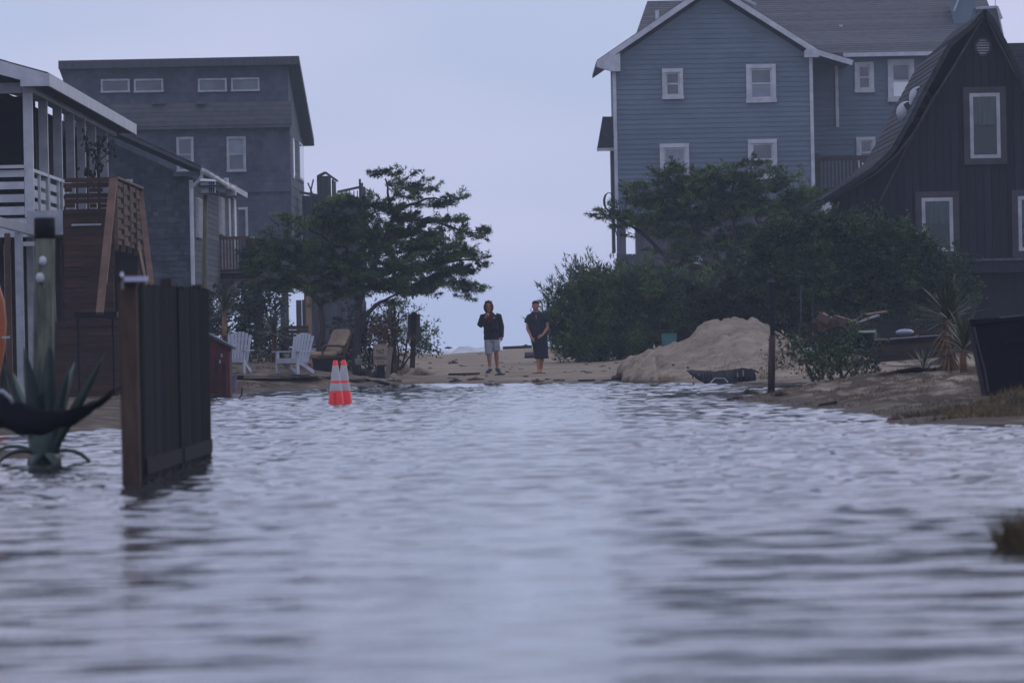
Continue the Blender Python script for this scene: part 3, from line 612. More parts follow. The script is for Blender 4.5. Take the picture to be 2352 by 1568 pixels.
for a, b in zip(oP[:-1], oP[1:]):
    L2 = (b-a).length; n = max(1, int(L2/.16)); d_ = (b-a)/n; nr = Vector((-(b-a).z,0,(b-a).x)).normalized()
    MB().prism([a, b, b-nr*.10, a-nr*.10], (0,10,0)).build('roof', mt['darkroof'], ha)
    for k in range(n):
        p0, p1 = a+d_*k, a+d_*(k+1); lo, hi = (p0, p1) if p0.z < p1.z else (p1, p0)
        r_ = random.uniform(-.012, .012)
        MB().prism([lo+nr*.022, hi+nr*.010, hi-nr*.004, lo-nr*.004], (0,10,0)).build('roof_course', mt['darkroof'], ha).location.y = r_
MBf = MB()
for a, b in zip(inner[:-1], inner[1:]): MBf.beam(P(*a,Y-.2)-Vector((0,.02,0)), P(*b,Y-.2)-Vector((0,.02,0)), .05, .13, up=(0,-1,.01))
MBf.build('rake_board', mt['atrim'], ha)
MB().beam(P(2102,300,Y-.05), P(2010,485,Y-.05), .04, .07, up=(0,-1,.01)).build('batten', mt['atrim'], ha)
q = P(1900,465,Y-.4); MB().box((q.x,Y-.25,q.z-.12),(.22,.3,.2), ry=-.5).build('eave_end', mt['greywhite'], ha); 
q = P(1897,483,Y); MB().box((q.x-.1,Y,q.z),(.25,.2,.16)).build('eave_bracket', mt['white'], ha)
def awin(x0, y0, x1, y1):
    cx, cz, w_, h_ = rect(x0,y0,x1,y1,Y); t_ = .15
    m = MB()
    for sz_ in (-1, 1): m.box((cx,Y-.06,cz+sz_*(h_/2-t_/2)),(w_,.08,t_))
    for sx in (-1, 1): m.box((cx+sx*(w_/2-t_/2),Y-.055,cz),(t_,.08,h_-2*t_))
    f_ = m.build('window', mt['atrim'], ha); iw, ih = w_-2*t_, h_-2*t_; b = .085
    m = MB()
    for sz_ in (-1, 1): m.box((cx,Y-.075,cz+sz_*(ih/2-b/2)),(iw,.06,b))
    for sx in (-1, 1): m.box((cx+sx*(iw/2-b/2),Y-.074,cz),(b,.06,ih-2*b))
    m.build('frame', mt['greywhite'], f_); MB().box((cx,Y-.07,cz),(iw-2*b,.05,.035)).build('sash_rail', mt['atrim'], f_)
    MB().box((cx,Y-.012,cz),(iw-.02,.012,ih-.02)).build('backing', mt['dark'], f_)
    MB().box((cx,Y-.06,cz),(iw-b,.006,ih-b)).build('pane', mt['glass'], f_)
    m = MB(); N_ = 40; vs = []; cw = (iw-2*b)
    for i in range(N_+1):
        u_ = i/N_; xx = cx-cw/2+cw*u_; yy_ = Y-.04+.012*math.sin(u_*26)+.006*math.sin(u_*61)
        vs += [(xx,yy_,cz+ih/2-b),(xx,yy_,cz-ih*(.02 if h_ > 1.5 else .16))]
    m.add(vs, [(2*i,2*i+1,2*i+3,2*i+2) for i in range(N_)]); m.build('curtain', mt['curtain'], f_, smooth=True)
awin(2213,200,2311,378); awin(2103,440,2203,592); awin(2324,436,2424,590)
m = MB(); c_ = P(2257,108,Y); rr = .19
ring = [(c_.x+rr*math.cos(a_),c_.z+rr*1.15*math.sin(a_)) for a_ in [math.pi/8+k*math.pi/4 for k in range(8)]]
for i in range(8): a, b = ring[i], ring[(i+1) % 8]; m.beam((a[0],Y-.05,a[1]),(b[0],Y-.05,b[1]),.05,.035,up=(0,-1,.01))
vt = m.build('gable_vent', mt['atrim'], ha)
for k in range(6): z = c_.z-.15+k*.062; MB().box((c_.x,Y-.04,z),(.3 if 0 < k < 5 else .2,.05,.022), rx=.5).build('louvre', mt['greywhite'], vt)
for (x, y) in ((2078,252),(2107,218)):
    m = MB(); c_ = P(x+6,y+6,Y+2); m.ball((c_.x,c_.y,c_.z),(.27,.27,.27),16,10)
    ob = m.build('bubble_skylight', mt['greywhite'], ha, smooth=True)
    q = P(x+6,y+6,Y+2); MB().box((q.x+.1,Y+2,q.z-.05),(.12,.7,.62), ry=-.52).build('skylight_curb', mt['atrim'], ha)
q0 = P(2196,595,Y); MB().ab((q0.x,Y-.3,q0.z-.06),(q0.x+4,Y-.06,q0.z+.0)).build('deck_edge', mt['greywood'], ha)
MB().ab((q0.x,Y-.25,q0.z-.35),(q0.x+4,Y-.1,q0.z-.07)).build('rim_board', mt['aboard'], ha)
q = P(2306,95,Y+6); q2 = P(2440,92,Y+6)
MB().prism([(q.x,Y+7,q.z),(q2.x+2,Y+7,q.z),(q2.x+2,Y+4,q.z-2.6),(q.x-.1,Y+4,q.z-2.6)], (0,0,-.1)).build('rear_roof', mt['darkroof'], ha)
for k in range(14): z = q.z-.17*k; MB().box(((q.x+q2.x)/2+1,Y+6.98-k*.2,z-.1),(q2.x-q.x+2.2,.03,.16)).build('rear_roof_course', mt['darkroof'], ha)

# ---- left: white-railed porch house
Y = 105.0; s = S(Y)
XC = P(66,350,Y).x; hp = thing('porch_house', 'raised house with a white railed porch and a row of pale square columns', 'house', (XC-3, Y+4, .2))
zd = P(66,500,Y).z; zt = P(66,214,Y).z
for Yc in (105,108.4,111.8,115.0,118.0,121.0,124.5):
    h_ = zt-zd; MB().box((XC,Yc,(zd+zt)/2),(.17,.17,h_)).build('column', mt['greywhite'] if Yc > 106 else mt['white'], hp)
MB().ab((XC-.1,Y-.12,zt),(XC+.12,127,zt+.2)).build('beam', mt['greywhite'], hp)
MB().ab((XC-6,Y-.1,zt+.002),(XC-.11,Y+.1,zt+.19)).build('beam', mt['greywhite'], hp)
XE = P(118,190,Y).x; ze = P(118,190,Y).z
ps = .30
MB().prism([(XE,Y-.8,ze+.02),(XE-6,Y-.8,ze+.02+6*ps),(XE-6,Y-.8,ze+.14+6*ps),(XE,Y-.8,ze+.12)], (0,24,0)).build('roof', mt['roof'], hp)
for k in range(8):
    a_ = XE-k*.75; MB().prism([(a_,Y-.83,ze+.125+k*.75*ps),(a_-.75,Y-.83,ze+.13+(k+1)*.75*ps),(a_-.75,Y-.83,ze+.15+(k+1)*.75*ps),(a_,Y-.83,ze+.155+k*.75*ps)], (0,24.06,0)).build('roof_course', mt['roof'], hp)
MB().ab((XE-.01,Y-.85,ze-.10),(XE+.03,Y+23.4,ze+.13)).build('fascia', mt['white'], hp)
MB().prism([(XE+.02,Y-.86,ze-.10),(XE-.5,Y-.86,ze-.10),(XE-.5,Y-.86,ze+.02),(XE-6,Y-.86,ze+5.5*ps-.04),(XE-6,Y-.86,ze+.12+6*ps),(XE+.02,Y-.86,ze+.12)], (0,.05,0)).build('rake_board', mt['white'], hp)
MB().ab((XE-.48,Y-.8,ze-.08),(XE-.02,Y+23,ze-.05)).build('soffit', mt['greywood'], hp)
for k in range(10): z = zt+.2+k*.11; MB().ab((XC-6,Y-.02-.01,z),(XE-.45-k*.36,Y+.02,z+.10)).build('gable_board', mt['shingle2'], hp)
MB().ab((XC-5,Y+1.2,zd),(XC-1.1,Y+22,ze+.2)).build('wall', mt['dark'], hp); MB().ab((XC-6,Y+4.6,zd),(XC-.25,Y+4.7,zt+.15)).build('shade_sheet', mt['dark'], hp)  # near-black wall and added sheet stand in for the porch's deep shade
MB().ab((XC-1.9,Y+21.5,zd),(XC-.05,Y+21.6,zt)).build('end_wall', mt['shingle2'], hp)
MB().ab((XC-6,Y-.3,zd-.06),(XC+.4,Y+22,zd-.002)).build('deck_floor', mt['greywood'], hp)
MB().ab((XC-6,Y-.36,zd-.36),(XC+.45,Y-.3,zd-.02)).build('rim_board', mt['white'], hp)
q = rect(55,480,141,543,Y-.5); MB().box((q[0]+.05,Y-.4,q[1]),(q[2],.06,q[3]*.9)).build('rim_board', mt['greywhite'], hp)
# front rail: broad white boards
r0 = P(0,385,Y-.1).z
MB().ab((XC-6,Y-.2,r0-.02),(XC-.085,Y-.06,r0+.04)).build('rail_cap', mt['white'], hp)
for (ya, yb_) in ((391,407),(418,435),(447,465),(475,494)): q = rect(0,ya,50,yb_,Y); MB().ab((XC-6,Y-.1,q[1]-q[3]/2),(XC-.09,Y-.07,q[1]+q[3]/2)).build('rail_board', mt['white'], hp)
# side rail
ztr = P(80,392,Y+.3).z
MB().ab((XC-.04,Y+.1,ztr-.03),(XC+.08,Y+9.0,ztr+.03)).build('rail_cap', mt['white'], hp)
for k in range(4): MB().ab((XC+.0,Y+.1,ztr-.14-k*.22-.12),(XC+.03,Y+9,ztr-.14-k*.22+.02)).build('rail_board', mt['greywhite'], hp)
for k in range(4): MB().box((XC+.05,Y+1.6+k*2.2,ztr-.42),(.05,.1,.8)).build('rail_post', mt['white'], hp)
# posts under the deck
for (x, ma, Yp, w_) in ((46,'greywhite',103.5,.14),(72,'greywhite',106,.13),(20,'browntan',104,.1)):
    q = P(x,700,Yp); MB().ab((q.x-w_/2,Yp-.08,.1),(q.x+w_/2,Yp+.08,zd-.3)).build('support_post', mt[ma], hp)
q = P(70,560,Y-.4); MB().box((q.x,Y-.4,q.z),(.3,.1,.08)).build('bracket', mt['white'], hp)
a = P(-40,500,Y-3); b = P(75,530,Y-1); MB().beam(a, b, .08, .17).build('lower_roof_edge', mt['white'], hp)
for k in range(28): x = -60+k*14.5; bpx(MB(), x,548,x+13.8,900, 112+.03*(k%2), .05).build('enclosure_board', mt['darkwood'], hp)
# climbing plant on the columns
vp = thing('climbing_vine', 'sparse climbing vine on the far white porch columns', 'vine', tuple(P(215,400,117)))
m = MB()
for (pts) in (((200,408),(205,360),(198,320),(190,295)),((215,408),(222,365),(235,330),(248,312)),((225,405),(228,370),(250,350),(262,340)),((195,340),(215,333),(235,336))):
    m.tube([P(x,y,116.5) for x, y in pts], .012, 5)
m.build('stem', mt['bark'], vp)
m = MB()
for k in range(150):
    x, y = random.choice(((200,395),(210,405),(222,360),(198,318),(232,330),(228,385),(255,345),(205,345))); q = P(x+random.gauss(0,6), y+random.gauss(0,9), 116.5+random.uniform(-.3,.3))
    m.box(q, (.05,.01,.07), rz=random.uniform(0,3), rx=random.uniform(-1,1))
m.build('foliage', mt['darkleaf'], vp)

# ---- brown stair and screen in front of the porch
Y = 101.0
bs = thing('brown_stair_screen', 'tall red-brown slatted wooden stair enclosure in front of the white porch', 'stair', (P(230,700,Y).x, Y, .15))
y = 408; k = 0
while y < 722:
    if k in (2, 5, 8): segs = ((148,172),(206,222),(228,262)) if k != 2 else ((148,165),(204,236),(258,262))
    else: segs = ((148,262),)
    for (xa, xb) in segs: bpx(MB(), xa, y, xb, y+(9 if k in (2,5,8) else 10.8), Y+.02*(k%2), .04).build('screen_board', mt['redbrown'], bs)
    y += 12; k += 1
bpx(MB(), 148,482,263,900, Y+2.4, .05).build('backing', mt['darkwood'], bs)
bpx(MB(), 164,514,232,518, Y-.03, .03).build('light_strip', mt['greywhite'], bs)
XG = P(266,560,Y).x; zt = P(266,410,Y).z; zb = P(266,562,Y).z
ends = [Y+t_ for t_ in (0,1.75,3.5,5.2,7.0)]
for i, Yc in enumerate(ends): MB().ab((XG-.02,Yc-.04,zb-.1),(XG+.045,Yc+.04,zt)).build('guard_post', mt['browntan'], bs)
nsl = 12
for j in range(nsl):
    z = zb+.02+(zt-zb-.05)*(j+.5)/nsl
    for i in range(4): MB().ab((XG-.03+.035*((i+j)%2),ends[i]+.05,z-.045),(XG-.005+.035*((i+j)%2),ends[i+1]-.05,z+.045)).build('guard_slat', mt['redbrown' if (i+j)%2 else 'browntan'], bs)
MB().ab((XG-.05,Y-.1,zt),(XG+.06,Y+7.1,zt+.04)).build('guard_cap', mt['browntan'], bs)
bpx(MB(), 255,410,267,430, Y-.05, .05).build('corner_post', mt['browntan'], bs)
MB().beam(P(260,412,Y-.1), P(229,720,Y-3), .06, .13, up=(1,0,0)).build('stringer', mt['browntan'], bs)
MB().beam(P(268,412,Y-.05), P(244,650,Y-2), .04, .03, up=(1,0,0)).build('handrail', mt['tanwood'], bs)
MB().beam(P(322,440,Y+7), P(349,668,Y+2), .06, .11, up=(1,0,0)).build('stringer', mt['browntan'], bs)
MB().beam(P(318,560,Y+6), P(342,680,Y+1.5), .03, .05, up=(1,0,0)).build('handrail', mt['tanwood'], bs)
bpx(MB(), 243,555,318,740, Y+8, .05).build('backing', mt['dark'], bs)  # dark sheet painted in as the shade of the stair opening
for k in range(13): y = 735+k*13.5; bpx(MB(), 131 if k > 0 else 150, y, 272, y+(7.5 if 0 < k < 8 and k != 4 else 12.6), Y-1.2+.02*(k%2), .04).build('skirt_board', mt['redbrown'], bs)
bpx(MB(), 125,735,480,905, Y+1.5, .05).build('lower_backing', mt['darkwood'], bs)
tb = thing('blue_black_bench', 'dark blue-black table top in front of the brown stair enclosure', 'table', tuple(P(218,740,Y-2)))
bpx(MB(), 170,716,268,730, Y-2.3, .5).build('top', mt['plastic_black'], tb)
for x in (178,258): bpx(MB(), x,730,x+5,905, Y-2, .05).build('leg', mt['plastic_black'], tb)

# ---- red bin shed
Yb = 113.2; q = G(505,905)
rb = thing('red_storage_bin', 'small dark red wooden storage bin with a sloping lid at the water edge', 'bin', tuple(P(500,905,Yb)))
c0, c1 = P(430,800,Yb).x, P(527,800,Yb).x; z0 = .02; zl_, zr_ = P(480,765,Yb).z+.2, P(527,797,Yb).z
MB().prism([(c0,Yb,z0),(c1,Yb,z0),(c1,Yb,zr_-.03),(c0,Yb,zl_)], (0,.9,0)).build('back', mt['redbrown'], rb)
redm = M('red_painted_board', (.16,.03,.035), (.07,.02,.022), rough=.8, sc=3, st=(3,3,.5), var=.15)
n = 7
for k in range(n):
    a_ = c0+(c1-c0)*k/n; b_ = c0+(c1-c0)*(k+1)/n-.012; f1, f2 = k/n, (k+1)/n
    MB().prism([(a_,Yb-.03,z0),(b_,Yb-.03,z0),(b_,Yb-.03,zl_+(zr_-.03-zl_)*f2),(a_,Yb-.03,zl_+(zr_-.03-zl_)*f1)], (0,.027,0)).build('panel_board', redm, rb)
MB().prism([(c0-.05,Yb-.12,zl_+.02),(c1+.08,Yb-.12,zr_-.05),(c1+.08,Yb-.12,zr_+.0),(c0-.05,Yb-.12,zl_+.07)], (0,1.1,0)).build('lid', mt['greywood'], rb)
for x in (515,497): bpx(MB(), x-4,830-(515-x)*.3,x+4,905, Yb-.06, .03).build('corner_post', mt['redbrown'], rb)
for (x, y) in ((503,826),(507,812)): bpx(MB(), x,y,x+4,y+8, Yb-.07, .02).build('latch', mt['greywhite'], rb)
pb = thing('purple_tub', 'faded purple plastic tub wedged beside the red storage bin', 'tub', tuple(P(531,880,116)))
pm_ = M('faded_purple_plastic', (.17,.12,.22), rough=.6); q = P(532,885,116)
MB().loft([(q.x,116.2,.05,.085,.085),(q.x,116.2,.33,.1,.1),(q.x,116.2,.34,.11,.11),(q.x,116.2,.36,.11,.11)], 14).build('body', pm_, pb)
# ------------------------------------------------------------------ vegetation
def unit(v): return v/np.maximum(np.linalg.norm(v, axis=-1, keepdims=True), 1e-6)
def crown(blobs, Y, dens, L, w, nb=3, up=.45, depth=.55, spread=.45, seed=1, flat=1.0, tuft=26, sig=.13, el=1.0, tier=0):
    """leaf-sized triangles in many small tufts through each crown lobe"""
    r = np.random.default_rng(seed); VS = []
    s = S(Y)
    for bi, b in enumerate(blobs):
        x, y, rx, ry = b[:4]; yo = b[4] if len(b) > 4 else r.uniform(-.5, .5)
        c = np.array(P(x, y, Y+yo)); R = np.array([rx/s, max(.35, depth*rx/s), ry/s])*(np.array([.88,1,.80]) if tier else 1)
        dn = dens*(b[5] if len(b) > 5 else 1)
        nt_ = max(4, int(dn*(R[0]*R[2]*math.pi)*(.5+R[1])/tuft*2.2))
        d = unit(r.normal(size=(nt_, 3))); rad = r.uniform(.15, 1, size=(nt_, 1))**.42
        rad = rad*(1+.22*np.sin(d[:, :1]*5+bi)+.16*np.sin(d[:, 2:3]*9+bi*2)+ .16*r.normal(size=(nt_,1)))
        tc_ = c + d*rad*R
        if tier:
            ph_ = .25*np.sin(tc_[:, 0]*1.3+bi)+.2*np.sin(tc_[:, 1]*1.7)+.12*(tc_[:,0]-c[0]); zz = (tc_[:, 2]-ph_)/tier; fr_ = zz-np.round(zz); tc_[:, 2] -= fr_*tier*.72
        td = unit(d*np.array([1,1,.6]) + np.array([0,0,up]) + .35*r.normal(size=(nt_, 3)))
        if tier: td = unit(td*np.array([1,1,.38]))
        zs_ = .5 if tier else .75
        ts = r.uniform(.6, 1.5, size=(nt_, 1))
        k = tuft
        t_ = r.uniform(-.5, 1.3, size=(nt_, k, 1))
        pos = tc_[:, None] + td[:, None]*t_*sig*2.2*el*ts[:, None] + r.normal(size=(nt_, k, 3))*sig*(.85-.45*np.clip(t_, 0, 1.3))*ts[:, None]*np.array([1,1,zs_*flat])
        dr = unit(td[:, None] + .55*r.normal(size=(nt_, k, 3)) + unit(pos-tc_[:, None])*.5)
        VS.append(np.concatenate([pos.reshape(-1, 3), dr.reshape(-1, 3)], 1))
    A = np.concatenate(VS); p = A[:, :3]; d = A[:, 3:]; n = len(A)
    out = []
    for i in range(nb):
        dd = unit(d + spread*r.normal(size=d.shape)); sd_ = unit(np.cross(dd, r.normal(size=d.shape)))
        ll = L*r.uniform(.6, 1.3, (n, 1)); ww = w*r.uniform(.7, 1.3, (n, 1))
        out.append(np.stack([p-sd_*ww*.5, p+sd_*ww*.5, p+dd*ll], 1))
    V = np.concatenate(out, 0)           # (n*nb,3,3)
    return V
def crown_obj(parent, V, mat, name='crown', kind=None):
    n = len(V); me = fast_mesh(name, V.reshape(-1, 3), np.arange(n*3).reshape(n, 3), mat)
    return mobj(name, me, parent, True, None, kind)
def limbs(parent, base, tips, Y, r0=.12, seed=1, trunk=None, name='branch', mat='bark'):
    rr_ = random.Random(seed)
    for (pts) in tips:
        q = []
        for i, p in enumerate(pts): yo = p[2] if len(p) > 2 else 0; q.append(P(p[0], p[1], Y+yo))
        # refine with wiggle
        f_ = []
        for i in range(len(q)-1):
            for t_ in (0, .33, .66): f_.append(q[i].lerp(q[i+1], t_)+Vector([rr_.gauss(0, .03) for _ in range(3)])*(1 if t_ else .2))
        f_.append(q[-1]); n = len(f_); ra = pts[0][3] if len(pts[0]) > 3 else r0
        MB().tube(f_, [ra*(1-.82*i/(n-1)) for i in range(n)], 7).build(name, mt[mat], parent, smooth=True)
def tree(name, label, cat, base, Y, blobs, mat, trunks, branches, dens, L, w, group=None, **k):
    t_ = thing(name, label, cat, tuple(base), group)
    limbs(t_, base, trunks, Y, .15, name='trunk'); limbs(t_, base, branches, Y, .05)
    crown_obj(t_, crown(blobs, Y, dens, L, w, **k), mt[mat]); return t_

cedA = [(878,398,28,13,0),(905,412,40,18,0),(945,428,34,18,.2),(968,445,26,12,.2),(1000,458,36,12,0),(1040,458,30,10,0),(930,462,42,16,0,.8),(985,478,40,12,.3,.7),
 (900,492,50,20,0),(950,505,50,20,.4),(1010,512,50,18,0),(1060,530,42,12,.2),(1100,537,26,8,.2),(1120,536,10,4,.2),
 (1000,560,80,30,.2),(1060,580,50,26,0),(1095,592,28,14,0),(1118,597,10,6,0),(1050,625,60,34,0),(1085,650,28,24,0),(1072,672,14,12,0),(990,620,75,48,.3),
 (870,470,42,18,.2,.7),(840,482,45,22,0),(790,455,42,12,0),(820,470,40,18,.3),(765,470,34,12,.2),(755,515,60,26,0),(800,520,60,36,.4),(850,545,90,48,.2),(920,560,80,46,.6),
 (720,512,40,12,-.2),(680,508,32,9,-.2),(655,503,20,6,-.2),(690,530,40,12,0,.7),(900,620,100,50,0),(820,635,90,48,.4),(740,600,85,50,.2),(665,590,70,38,.1),(600,590,48,34,.3),(575,600,26,22,0),(610,645,60,36,.2),(680,655,70,30,.4),
 (770,675,60,22,.3),(890,672,70,24,.2),(960,668,50,18,0),(640,550,30,14,-.3),(615,560,26,12,0),(980,660,30,20,0)]
Yt = 137.0; g0 = G(828,850)
trA = tree('cedar_tree', 'wind-swept dark cedar with layered crown leaning over the beach chairs on the left', 'tree', g0, Yt, cedA, 'juniper',
 [[(822,862,0,.13),(820,800),(822,740),(828,690),(850,640)],[(738,856,0,.12),(735,790),(740,730),(732,690),(700,650)],[(830,760,0,.08),(850,715),(885,690),(930,660)]],
 [[(850,640,0,.09),(880,560),(905,500),(893,460),(885,410)],[(880,560,0,.06),(930,505),(985,500),(1060,530),(1110,537)],[(905,500,0,.05),(940,470),(1000,455),(1050,457)],[(893,465,0,.035),(915,440),(950,425)],
  [(850,640,0,.07),(940,610),(1040,600),(1100,597)],[(740,700,0,.07),(700,650),(640,610),(580,600)],[(822,690,0,.07),(790,600),(740,540),(660,505)],[(740,690,0,.05),(790,680),(825,650)],[(790,600,0,.04),(800,520),(780,460)],[(640,520,0,.02),(625,505),(608,488)]],
 1700, .10, .022, seed=5, sig=.066, up=.40, el=1.15, spread=.4, tier=.40, tuft=36)
cedB = [(1384,492,12,7,0),(1400,492,24,11,0),(1430,500,34,13,0),(1460,488,40,16,.2),(1448,436,16,10,0),(1475,440,34,18,0),(1512,440,46,26,.3),(1530,402,30,20,0),(1545,382,12,7,0),(1575,425,60,34,.2),(1600,404,40,12,0),(1625,415,54,22,.2),
 (1675,402,34,16,0),(1690,382,16,8,0),(1722,394,34,18,.1),(1735,380,12,6,0),(1785,408,34,18,0),(1800,392,10,7,0),(1650,450,86,38,.2),(1750,450,64,36,.3),(1830,438,44,22,0),(1870,450,26,16,0),(1880,440,10,8,0),
 (1500,500,66,28,.1),(1580,510,70,36,.3),(1670,505,50,26,.2,.8),(1810,505,40,28,.2),(1860,490,34,26,0),(1540,560,75,20,.2,.6),(1630,565,80,30,.4,.7),(1710,555,60,34,.4,.9),(1590,610,90,22,.3,.6),(1600,470,90,40,.3,.8),(1720,480,80,40,.3,.8),(1800,480,60,34,.3),(1520,475,60,24,.3,.8),(1760,560,60,40,.3),(1700,630,80,44,.3),(1480,540,40,14,.2,.5)]
trB = tree('cedar_tree', 'broad dark cedar with open branches in front of the blue-grey house', 'tree', G(1640,790), 158.0, cedB, 'juniper',
 [[(1668,800,0,.17),(1665,720),(1672,650),(1680,600)]],
 [[(1672,650,0,.1),(1600,612),(1530,590),(1470,530),(1400,495)],[(1530,590,0,.05),(1500,560),(1440,510),(1385,492)],[(1672,640,0,.09),(1630,560),(1590,510),(1550,440),(1535,400)],[(1680,600,0,.09),(1690,520),(1680,450),(1690,400)],[(1680,600,0,.08),(1740,540),(1790,470),(1850,440)],[(1740,540,0,.04),(1735,500),(1745,470),(1730,430)],[(1672,630,0,.06),(1590,620),(1500,590)],[(1690,500,0,.04),(1630,470),(1600,430)]],
 1150, .13, .028, seed=9, sig=.088, up=.5, el=1.3, spread=.35, tier=.48, tuft=32)
olv = [(1770,560,40,34,.2),(1810,548,50,34,0),(1870,535,50,32,.2),(1930,530,50,30,.1),(1985,525,44,26,0),(2035,535,46,28,.1),(1850,590,90,48,0),(1950,580,90,50,.3),(2050,575,70,46,0),(2110,590,56,40,.2),(2150,615,46,36,0),(2185,640,34,30,0),(2205,665,24,24,0),
 (1770,620,46,44,.1),(1830,650,90,56,.2),(1930,650,100,60,0),(2040,655,100,60,.3),(2140,680,70,46,0),(1760,590,24,24,0),(1990,640,80,50,-.3),(1880,620,60,40,-.4),(2080,630,60,40,-.3)]
trC = tree('olive_shrub_tree', 'rounded dense dark green shrub tree in front of the A-frame house', 'tree', G(1960,800), 128.0, olv, 'olive',
 [[(1900,800,0,.1),(1905,740),(1890,680),(1860,620)],[(2010,800,0,.09),(2000,740),(2030,690),(2060,620)]],
 [[(1890,680,0,.05),(1940,620),(1950,560)],[(2030,690,0,.05),(2100,660),(2160,630)],[(1860,620,0,.04),(1820,580),(1790,560)]],
 1500, .075, .045, seed=12, sig=.11, up=.2)
jun = [(1300,700,16,24,0),(1290,735,26,24,0),(1325,668,10,20,0),(1345,655,8,10,0),(1345,690,34,26,.1),(1390,662,34,20,0),(1410,652,10,8,0),(1380,700,60,34,.3),(1290,775,26,30,0),(1330,770,56,42,0),(1310,805,40,22,0),(1400,750,80,50,.3),(1370,805,60,22,0),
 (1460,690,56,36,.2),(1500,670,50,26,.3),(1540,690,60,36,.4),(1480,760,80,50,.2),(1570,740,70,50,.4),(1450,800,80,26,0),(1540,790,70,36,.3),(1610,710,60,44,.6),(1620,770,60,40,.6),(1275,700,10,8,0),(1328,655,5,18,0),(1366,643,6,22,0),(1343,660,6,16,0),(1283,692,6,16,0),(1262,738,8,10,0),(1392,648,6,14,0),(1425,644,6,14,0),(1365,648,8,12,0),(1440,648,24,14,.2)]
bsD = tree('juniper_bush', 'spreading spiky juniper bush on the sand to the right of the walkers', 'bush', G(1370,826), 150.0, jun, 'juniper',
 [[(1380,826,0,.07),(1385,790),(1350,730),(1325,665)],[(1420,826,0,.08),(1440,780),(1480,720),(1500,670)]],
 [[(1385,790,0,.04),(1330,760),(1280,735)],[(1340,825,0,.03),(1315,815),(1292,822)],[(1360,740,0,.03),(1385,690),(1395,655)]],
 1250, .16, .026, seed=15, sig=.105, up=.9, el=2.0, spread=.3)
hdg = [(1655,700,60,50,0),(1720,690,70,56,.2),(1800,700,80,54,0),(1880,715,90,50,.2),(1960,715,90,50,0),(2060,720,90,50,.3),(2150,715,80,50,0),(2230,700,70,54,.2),(2300,690,60,50,0),(2360,700,60,60,0),(1700,750,90,50,0),(1850,760,90,40,0),(2000,760,110,40,0),(2150,765,100,40,0),(2280,760,90,46,0),(2230,650,40,30,0)]
bsE = tree('evergreen_hedge', 'mass of almost black evergreen shrubs below the A-frame house behind the sand pile', 'hedge', G(1950,790), 139.0, hdg, 'darkleaf',
 [[(1700,800,0,.08),(1710,740),(1700,680)],[(1860,800,0,.08),(1850,740),(1870,690)],[(2150,800,0,.08),(2160,740),(2150,690)]],
 [[(1710,740,0,.04),(1750,700)],[(2160,740,0,.04),(2220,690)]], 900, .10, .05, seed=18, sig=.13, up=.2)
# left yard shrubs
def bush(name, label, blobs, Y, mat, dens, L, w, stems, **k):
    x, y = stems[0][0][0], stems[0][0][1]
    t_ = thing(name, label, 'bush', tuple(P(x, y, Y)))
    limbs(t_, None, stems, Y, .03, name='stem'); crown_obj(t_, crown(blobs, Y, dens, L, w, **k), mt[mat], 'foliage'); return t_
bush('yard_shrub', 'dark leafy shrub filling the space under the cottage deck', [(500,700,36,36),(545,690,40,34),(520,740,44,30),(570,720,30,34),(500,760,30,30),(600,700,34,40),(620,680,40,30),(585,760,30,30)], 150.0, 'darkleaf', 500, .10, .04, [[(520,850,0,.04),(525,780),(515,700)],[(585,850,0,.04),(590,780),(600,700)]], seed=21)
bush('yard_shrub', 'dark low shrub between the first white chair and the cedar trunk', [(600,800,34,30),(640,790,30,34),(590,835,40,18),(650,830,30,20),(560,800,24,24)], 143.0, 'darkleaf', 600, .09, .035, [[(610,862,0,.03),(612,820),(605,790)],[(640,862,0,.03),(645,820),(650,790)]], seed=22)
bush('dark_vine_shrub', 'dark vine-tangled shrub around the cedar trunk behind the traffic cones', [(790,800,26,40),(815,790,24,46),(850,790,24,40),(835,830,36,28),(800,740,20,30),(848,745,18,26),(870,770,20,30)], 139.5, 'darkleaf', 700, .08, .03, [[(820,862,0,.03),(825,800),(815,760)],[(845,862,0,.03),(850,800),(850,750)]], seed=23)
bush('tamarisk_shrub', 'feathery grey-green shrub with fine bare twigs behind the signpost', [(905,712,24,14,0,.5),(880,730,24,18,0,.35),(925,735,26,20,0,.5),(955,745,24,16,0,.6),(975,765,14,14),(940,775,28,20),(960,795,22,12),(900,760,22,20),(912,700,16,8,0,.5),(985,800,10,10)], 140.0, 'juniper', 520, .09, .022,
 [[(915,850,0,.03),(905,790),(890,740),(875,705)],[(915,850,0,.03),(912,790),(915,740),(912,698)],[(920,850,0,.03),(935,790),(950,750),(975,750)],[(915,840,0,.025),(890,780),(868,745),(856,720)],[(925,845,0,.025),(955,800),(980,775)],[(905,800,0,.02),(885,760),(880,715)],[(905,790,0,.015),(900,740),(888,700)]], seed=24)
bush('brown_leaf_plant', 'wilting red-brown leafy plant behind the no parking sign', [(885,760,30,20),(905,785,28,18),(870,785,20,20),(858,760,10,16)], 138.3, 'deadleaf', 650, .08, .03, [[(890,850,0,.03),(888,810),(885,770)]], seed=25)
bush('driftwood_bush', 'low dark bush at the top of the beach left of the hooded walker', [(975,790,14,10),(950,780,22,24),(985,800,8,6)], 165.0, 'darkleaf', 500, .09, .04, [[(955,815,0,.03),(955,790)]], seed=26)
